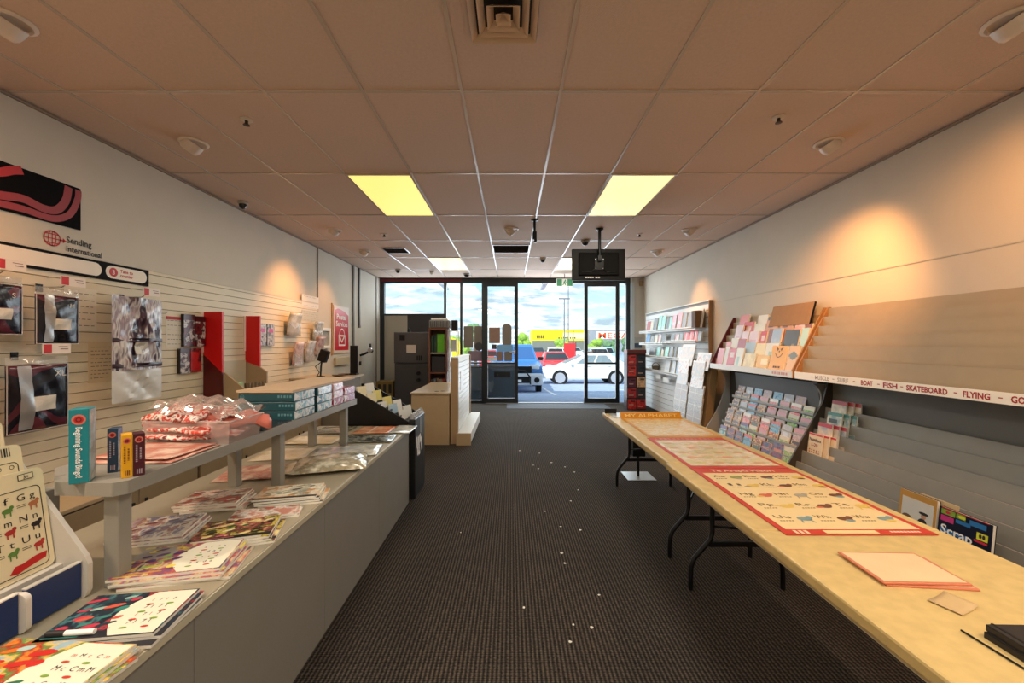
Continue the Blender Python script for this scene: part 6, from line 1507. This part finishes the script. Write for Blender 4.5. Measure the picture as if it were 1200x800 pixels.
# ---- white slat shelving with cards -----------------------------------------------
M_slw = mat('slat_white', (224, 226, 226), .45); M_slg = mat('slat_white_gap', (150, 154, 156), .7)
t = thing('slat_shelving', 'white slatted wall unit with card shelves near the shop front', 'shelving', (3.05, 7.7, 0))
b = MB().box(3.055, 3.078, 6.25, 9.2, 0, 2.06, 1); z = .02
while z < 2.0: b.box(3.035, 3.056, 6.25, 9.2, z, z+.092, 0); z += .10
b.build('slats', [M_slw, M_slg], t)
MB().box(3.02, 3.078, 6.22, 6.25, 0, 2.07).build('end_post', M_tierw, t, bevel=.002)
MB().box(3.025, 3.078, 6.25, 9.2, 2.06, 2.075).build('top_cap', M_white2, t)
def wshelf(y0, y1, z, xo=2.87):
    MB().box(xo, 3.035, y0, y1, z-.012, z).box(xo, xo+.006, y0, y1, z-.03, z+.018).build('shelf', M_white2, t)
wshelf(6.35, 9.15, 1.655); wshelf(7.75, 9.15, 1.405); wshelf(6.35, 7.72, 1.445); wshelf(6.95, 9.15, 1.145); wshelf(7.0, 9.15, .865)
S = {n: plain('s_'+n, c, b_) for n, c, b_ in (('red', (150, 56, 56), None), ('cream', (206, 200, 184), None), ('grey', (96, 104, 108), None), ('mint', (150, 206, 196), (.1, .9, .1, .3, (176, 222, 212))), ('black', (44, 50, 52), None), ('white', (224, 226, 228), (.2, .8, .2, .4, (200, 206, 214))), ('pink', (222, 170, 182), (.3, .7, .3, .5, (232, 196, 200))), ('slate', (128, 132, 138), None), ('sky', (176, 200, 224), (.2, .8, .2, .5, (210, 222, 234))), ('blue', (60, 130, 176), None), ('brown', (110, 84, 54), None), ('redstripe', (214, 60, 56), (.3, .5, 0, 1, (236, 190, 180))), ('dark', (72, 72, 74), None), ('pinkw', (206, 150, 156), (.5, 1, 0, 1, (226, 220, 220))))}
def shelfrow(lst, z, rowname, x=2.925, group='cards on the white slat shelving'):
    for i, (a, b_, h, k, words) in enumerate(lst):
        Ya, Yb = 478*x/(a-599), 478*x/(b_-599)
        w = max(.05, (Ya-Yb)*.9)
        card('boxed_card', '%s, %s from the door on the %s of the white slats' % (words, ORD[i], rowname), 'card', (x, (Ya+Yb)/2, z+.001), w, h, .02, S[k], M_paper, RZR, .16, group)
shelfrow([(757, 761.5, .22, 'red', 'dark red card'), (761.5, 764.5, .22, 'cream', 'cream card'), (764.5, 769, .27, 'grey', 'grey card'), (770, 774, .30, 'mint', 'mint green card'), (774, 778.5, .28, 'mint', 'mint green card'), (779.5, 783, .25, 'black', 'black card'), (783, 786, .24, 'mint', 'pale mint card'), (786, 791, .27, 'pink', 'pink card'), (792, 797.5, .29, 'pink', 'pink card'), (798, 803, .28, 'slate', 'slate grey card'), (804, 810.5, .28, 'slate', 'slate grey card'), (811.5, 816, .28, 'sky', 'pale blue card'), (816.5, 821.5, .29, 'white', 'white card')], 1.656, 'top shelf')
for k in range(5):
    card('brown_card', 'brown card edge on at near end of top white shelf, %s from the door' % ORD[k], 'card', (2.93, 6.44-.028*k, 1.657), .16, .26, .008, S['brown'], S['brown'], 0, 0, 'brown cards at the end of the top white shelf')
shelfrow([(756.5, 761, .20, 'blue', 'blue card'), (762, 765.5, .16, 'slate', 'grey card'), (766, 770, .17, 'cream', 'cream card'), (770.5, 774, .18, 'pinkw', 'pink and white card'), (774.5, 779.5, .17, 'dark', 'dark grey card')], 1.406, 'second shelf')
shelfrow([(785, 790, .12, 'dark', 'dark card'), (790.5, 795, .12, 'pinkw', 'pink and white card'), (795.5, 799.5, .12, 'slate', 'grey card'), (801, 806.5, .15, 'redstripe', 'red striped box'), (807, 812, .17, 'redstripe', 'red striped box'), (812.5, 816.5, .16, 'redstripe', 'red striped box'), (817, 821, .15, 'slate', 'grey box')], 1.446, 'raised shelf')
shelfrow([(760, 767, .15, 'slate', 'grey card'), (768.5, 773, .20, 'mint', 'mint card'), (774, 777, .14, 'cream', 'cream card'), (778, 782.5, .20, 'mint', 'pale mint card'), (783.5, 787.5, .21, 'slate', 'slate card'), (789, 791.5, .19, 'black', 'dark card'), (793, 798.5, .20, 'white', 'white card'), (799.5, 804.5, .22, 'sky', 'pale blue card')], 1.146, 'third shelf')
shelfrow([(778, 784, .22, 'white', 'white card'), (786, 790.5, .23, 'white', 'white card'), (791.5, 799, .22, 'sky', 'pale white blue card')], .866, 'lowest shelf')
t = thing('woven_basket', 'small brown basket on the lowest shelf of the white slat unit', 'basket', (2.955, 8.35, .866))
MB().lathe([(.06, 0), (.078, .08), (.074, .08), (.056, .008), (.001, .008)], n=18).build('basket', mat('basket_brown', (96, 82, 62), .7, var=.2, vscale=40), t, local=True, smooth=True)
MB().ring((0, 0, .07), XP, ZP, .076, .08, .01, a0=0, a1=PI).build('handle', MATS['basket_brown'], t, local=True, solid=.012)
for k, (y, z) in enumerate(((8.15, .70), (7.75, .67))):
    o = MB().box(-.14, .14, -.05, -.047, 0, .09).build('ticket_holder', M_white2, local=True, loc=(2.985, y, z), rot=(0, 0, RZR)); 
    tag(o, 'white ticket holder clipped on the slats below the lowest shelf, %s one' % ('farther', 'nearer')[k], 'ticket holder')

# ---- sticker sheet stand ------------------------------------------------------------
t = thing('sticker_stand', 'brown card floor stand loaded with sticker sheets beside the white slat unit', 'display stand', (2.7, 6.2, 0))
sx = lambda z: 2.665+.11*(z/1.05)
M_cb = mat('corrugated', (140, 112, 74), .8, var=.12, vscale=50)
y0, y1 = 5.72, 6.75
MB().prism([(sx(0)+.01, y0, 0), (sx(0)+.13, y0, 0), (sx(1.15)+.13, y0, 1.17), (sx(1.15)+.04, y0, 1.17)], (0, y1-y0, 0)).build('stand_body', M_cb, t)
M_st = [cm('st%d' % k, [tuple(int(v*.74) for v in q) for q in c], 30, [(0, 1, .86, 1, (214, 212, 206)), (.49, .51, 0, .86, (206, 200, 190)), (0, 1, .42, .46, (196, 190, 180))], stretch=(1, 1, 2.5), interp='CONSTANT') for k, c in enumerate(([(214, 206, 196), (190, 176, 160), (226, 222, 214), (170, 150, 140)], [(220, 218, 214), (200, 190, 186), (206, 176, 150), (230, 228, 224)], [(206, 200, 186), (150, 140, 130), (222, 216, 206), (184, 170, 150)]))]
M_stc = [cm('stc%d' % k, c, 18, [(0, 1, .88, 1, (230, 230, 228))]) for k, c in enumerate(([(226, 226, 226), (190, 200, 210), (236, 236, 236), (210, 180, 170)], [(230, 230, 228), (180, 196, 206), (222, 206, 196)]))]
for c in range(2):
    yc = y0+.26+.51*c
    for r in range(6):
        z = .06+.175*r
        for q in range(2):
            if q and r > 3: continue
            mm = M_st[(r+c) % 3] if r < 4 else M_stc[(r+c) % 2]
            card('sticker_sheet', 'wrapped sticker sheet on brown stand, %s column, %s row up, %s' % (('nearer', 'farther')[c], ORD[r], ('front', 'rear')[q]), 'sticker sheet', (sx(z)-.012-.016*(1-q)-.01, yc+.01*q, z), .46 if r < 4 else .38, .22, .006, mm, M_paper, RZR, .16, 'sticker sheets on the brown stand')
for k, (yc, w, h, l) in enumerate(((5.9, .40, .26, 'large white picture card on top of the sticker stand, nearest'), (6.45, .46, .34, 'large white floral picture card on top of the sticker stand, farther'), (6.62, .3, .2, 'small white card behind the floral one on the sticker stand'))):
    card('picture_card', l, 'card', (2.745+.03*(k == 2), yc, 1.02+.04*k), w, h, .01, M_stc[k % 2], M_paper, RZR, .22, 'white picture cards on the sticker stand')
# white price frame near tiered display
t = thing('price_card', 'small white framed price card on the wall left of the filled tiered display', 'frame', (3.03, 5.75, 1.25), RZR)
MB().box(-.10, .10, 0, .012, 0, .17).build('frame', M_white2, t, local=True, bevel=.003); MB().box(-.08, .08, -.002, 0, .025, .145).build('insert', mat('insert_pale', (176, 186, 180), .5), t, local=True)

# ---- red product tower in the far right corner ------------------------------------------
t = thing('product_tower', 'dark narrow product stand by the shop front with red packs', 'display stand', (2.68, 8.75, 0))
MB().box(2.46, 2.855, 8.66, 8.9, 0, 1.24).build('body', mat('tower_dark', (46, 30, 30), .5), t)
MB().box(2.455, 2.86, 8.63, 8.9, 1.19, 1.27).build('header', mat('tower_red', (110, 44, 38), .5), t, bevel=.004)
tc_ = [((170, 40, 36), 'red'), ((32, 34, 46), 'navy'), ((176, 50, 40), 'red'), ((34, 38, 52), 'navy'), ((90, 30, 50), 'plum'), ((190, 150, 110), 'tan'), ((150, 36, 40), 'dark red'), ((40, 34, 36), 'black'), ((180, 44, 40), 'red'), ((170, 40, 36), 'red')]
for k, (c, nm) in enumerate(tc_):
    r, q = k//2, k % 2
    z = .95-.235*r
    m = cm('tower%d' % k, [c, tuple(min(255, int(v*1.25)) for v in c)], 11, [(.15, .7, .2+.1*(k % 3), .3+.1*(k % 3), (196, 160, 140)), (.4, .9, .7, .85, tuple(int(v*.5) for v in c))], interp='CONSTANT')
    card('gift_pack', '%s pack on the dark product tower, %s column, %s from the top' % (nm, ('left', 'right')[q], ORD[r]), 'packet', (2.56+.195*q, 8.645, z+(.0 if k % 3 else .012)), (.18, .165, .175)[k % 3], (.2, .215, .185)[(k*2) % 3], .03 if False else .014, m, M_packb, 0, 0, 'packs on the dark product tower')
t = thing('wall_sign_small', 'small white and blue notice on the pier by the shop front above the red packs', 'sign', (2.68, 9.49, 1.34))
MB().box(2.86, 3.04, 9.485, 9.499, 1.30, 1.55).build('plate', mat('notice_grey', (176, 176, 170), .5), t); MB().box(2.86, 3.04, 9.482, 9.485, 1.30, 1.41).build('blue_field', mat('notice_blue', (60, 76, 100), .5), t)
t = thing('wall_sensor', 'small brown beige sensor at the top of the pier by the shop front', 'sensor', (3.02, 9.49, 2.8))
MB().box(2.98, 3.05, 9.46, 9.499, 2.74, 2.86).build('body', mat('sensor_beige', (170, 140, 100), .5), t, bevel=.006)

# ---- scraps of paper on the carpet ---------------------------------------------------------
M_scrap = mat('paper_scrap', (226, 222, 214), .8)
for (px, py) in ((632, 531), (625, 545), (631, 549), (662, 547), (673, 553), (677.5, 574), (669, 587), (638.5, 599), (680, 621), (657, 617), (540, 624), (658, 648), (662, 660), (702, 697), (614, 712), (672, 732), (693, 735), (668, 752), (609, 528), (646, 542)):
    D = 478*CZ/(py-402); r = random.uniform(.006, .011) if py > 600 else random.uniform(.008, .014)
    n = 6; b = MB(); pts = [(r*random.uniform(.6, 1.2)*math.cos(2*PI*k/n), r*random.uniform(.6, 1.2)*math.sin(2*PI*k/n), 0) for k in range(n)]
    b.prism(pts, (0, 0, .0025)); o = b.build('paper_scrap', M_scrap, local=True, loc=((px-599)/478*D, D, .0005))
    tag(o, 'tiny white paper scrap lying on the dark carpet', 'paper scrap', 'paper scraps on the carpet')
# ================================================================== LIGHT, SKY, CAMERA
def light(kind, name, loc, energy, color, size=None, sizey=None, rot=(0, 0, 0), **k):
    l = bpy.data.lights.new(name, kind); l.energy = energy; l.color = color
    if kind == 'AREA':
        l.shape = 'RECTANGLE'; l.size = size; l.size_y = sizey or size
    for a, v in k.items(): setattr(l, a, v)
    o = bpy.data.objects.new(name, l); COL.objects.link(o); o.location = loc; o.rotation_euler = rot
    return o
def aim(o, tgt):
    d = Vector(tgt)-o.location; o.rotation_euler = d.to_track_quat('-Z', 'Y').to_euler()
WARM = (1, .43, .13)
for x in (-1.2, 1.2):
    for y, e in ((4.27, 17), (7.87, 17), (.68, 23), (-1.4, 28)):  # last row is unseen fill, added behind the camera
        light('AREA', 'panel_and_fill_lamp', (x, y, CEIL-.03), e, (1, .93, .80), .54, 1.14)
for x, y, tx, ty, tz, e, ang in ((2.36, 3.11, 3.08, 3.88, 1.5, 190, 84), (2.30, 1.93, 3.08, 2.5, 1.8, 70, 100), (2.33, 6.75, 3.08, 6.55, 1.7, 70, 66), (-2.33, 5.5, -3.08, 5.6, 1.6, 105, 84), (-2.36, 6.77, -3.08, 6.7, 1.6, 50, 74), (-2.29, 1.93, -3.08, 2.0, 1.8, 45, 90)):
    o = light('SPOT', 'spot_and_fill_lamp', (x+(.035 if tx > 0 else -.035), y, CEIL-.11), e, WARM, spot_size=math.radians(ang), spot_blend=1, shadow_soft_size=.06)
    aim(o, (tx, ty, tz))
# unseen fill spots added by the camera to brighten the room
for x in (-2.3, 2.3):
    light('SPOT', 'spot_and_fill_lamp', (x, .3, CEIL-.11), 150, (1, .74, .55), spot_size=math.radians(150), spot_blend=.8, shadow_soft_size=.05)
sun = light('SUN', 'sun', (0, 0, 20), 5.0, (1, .96, .88), angle=.01)
sun.rotation_euler = (math.radians(48), 0, math.radians(-28))
# daylight portal for the glazing
po = light('AREA', 'window_daylight', (-.1, 9.80, 1.45), 210, (.86, .94, 1), 5.6, 2.7, rot=(math.radians(90), 0, PI))
po.rotation_euler = (math.radians(-90), 0, 0)

w = bpy.data.worlds.new('sky'); scene.world = w; w.use_nodes = True; nt = w.node_tree; nt.nodes.clear()
out = nt.nodes.new('ShaderNodeOutputWorld'); bg = nt.nodes.new('ShaderNodeBackground'); nt.links.new(bg.outputs[0], out.inputs[0])
tc = nt.nodes.new('ShaderNodeTexCoord'); sp = nt.nodes.new('ShaderNodeSeparateXYZ'); nt.links.new(tc.outputs['Generated'], sp.inputs[0])
zz = math_node(nt, 'MAXIMUM', sp.outputs['Z'], 0.0)
gr = nt.nodes.new('ShaderNodeValToRGB'); nt.links.new(zz, gr.inputs['Fac'])
gr.color_ramp.elements[0].position = 0; gr.color_ramp.elements[0].color = C(236, 250, 250)
gr.color_ramp.elements[1].position = .5; gr.color_ramp.elements[1].color = C(110, 186, 226)
e = gr.color_ramp.elements.new(.16); e.color = C(168, 230, 244)
mp = nt.nodes.new('ShaderNodeCombineXYZ')
zden = math_node(nt, 'ADD', zz, .12)
nt.links.new(math_node(nt, 'DIVIDE', sp.outputs['X'], zden), mp.inputs[0]); nt.links.new(math_node(nt, 'DIVIDE', sp.outputs['Y'], zden), mp.inputs[1])
n1 = nt.nodes.new('ShaderNodeTexNoise'); n1.inputs['Scale'].default_value = 1.5; n1.inputs['Detail'].default_value = 7; n1.inputs['Roughness'].default_value = .55; nt.links.new(mp.outputs[0], n1.inputs['Vector'])
cr = nt.nodes.new('ShaderNodeValToRGB'); nt.links.new(n1.outputs['Fac'], cr.inputs['Fac']); cr.color_ramp.elements[0].position = .38; cr.color_ramp.elements[1].position = .54
n2 = nt.nodes.new('ShaderNodeTexNoise'); n2.inputs['Scale'].default_value = 2.6; n2.inputs['Detail'].default_value = 5; nt.links.new(mp.outputs[0], n2.inputs['Vector'])
cr2 = nt.nodes.new('ShaderNodeValToRGB'); nt.links.new(n2.outputs['Fac'], cr2.inputs['Fac']); cr2.color_ramp.elements[0].position = .40; cr2.color_ramp.elements[0].color = C(172, 196, 212); cr2.color_ramp.elements[1].position = .56; cr2.color_ramp.elements[1].color = C(250, 253, 255)
mx = nt.nodes.new('ShaderNodeMix'); mx.data_type = 'RGBA'; nt.links.new(cr.outputs['Color'], mx.inputs[0]); nt.links.new(gr.outputs['Color'], mx.inputs[6]); nt.links.new(cr2.outputs['Color'], mx.inputs[7])
nt.links.new(mx.outputs[2], bg.inputs[0]); bg.inputs[1].default_value = 1.45

cam = bpy.data.cameras.new('camera'); co = bpy.data.objects.new('camera', cam); COL.objects.link(co)
co.location = (0, 0, CZ); co.rotation_euler = (PI/2, 0, 0)
cam.sensor_width = 36; cam.lens = 36*478/1200; cam.shift_x = 1/1200; cam.shift_y = 2/1200; cam.clip_start = .05; cam.clip_end = 500
scene.camera = co
scene.view_settings.view_transform = 'Standard'; scene.view_settings.look = 'None'; scene.view_settings.exposure = 0; scene.view_settings.gamma = 1
scene.cycles.use_denoising = True
scene.cycles.max_bounces = 8; scene.cycles.diffuse_bounces = 4; scene.cycles.transparent_max_bounces = 16; scene.cycles.caustics_reflective = False; scene.cycles.caustics_refractive = False
scene.cycles.sample_clamp_indirect = 4
for o in bpy.data.objects:
    if '_l' in o: del o['_l']
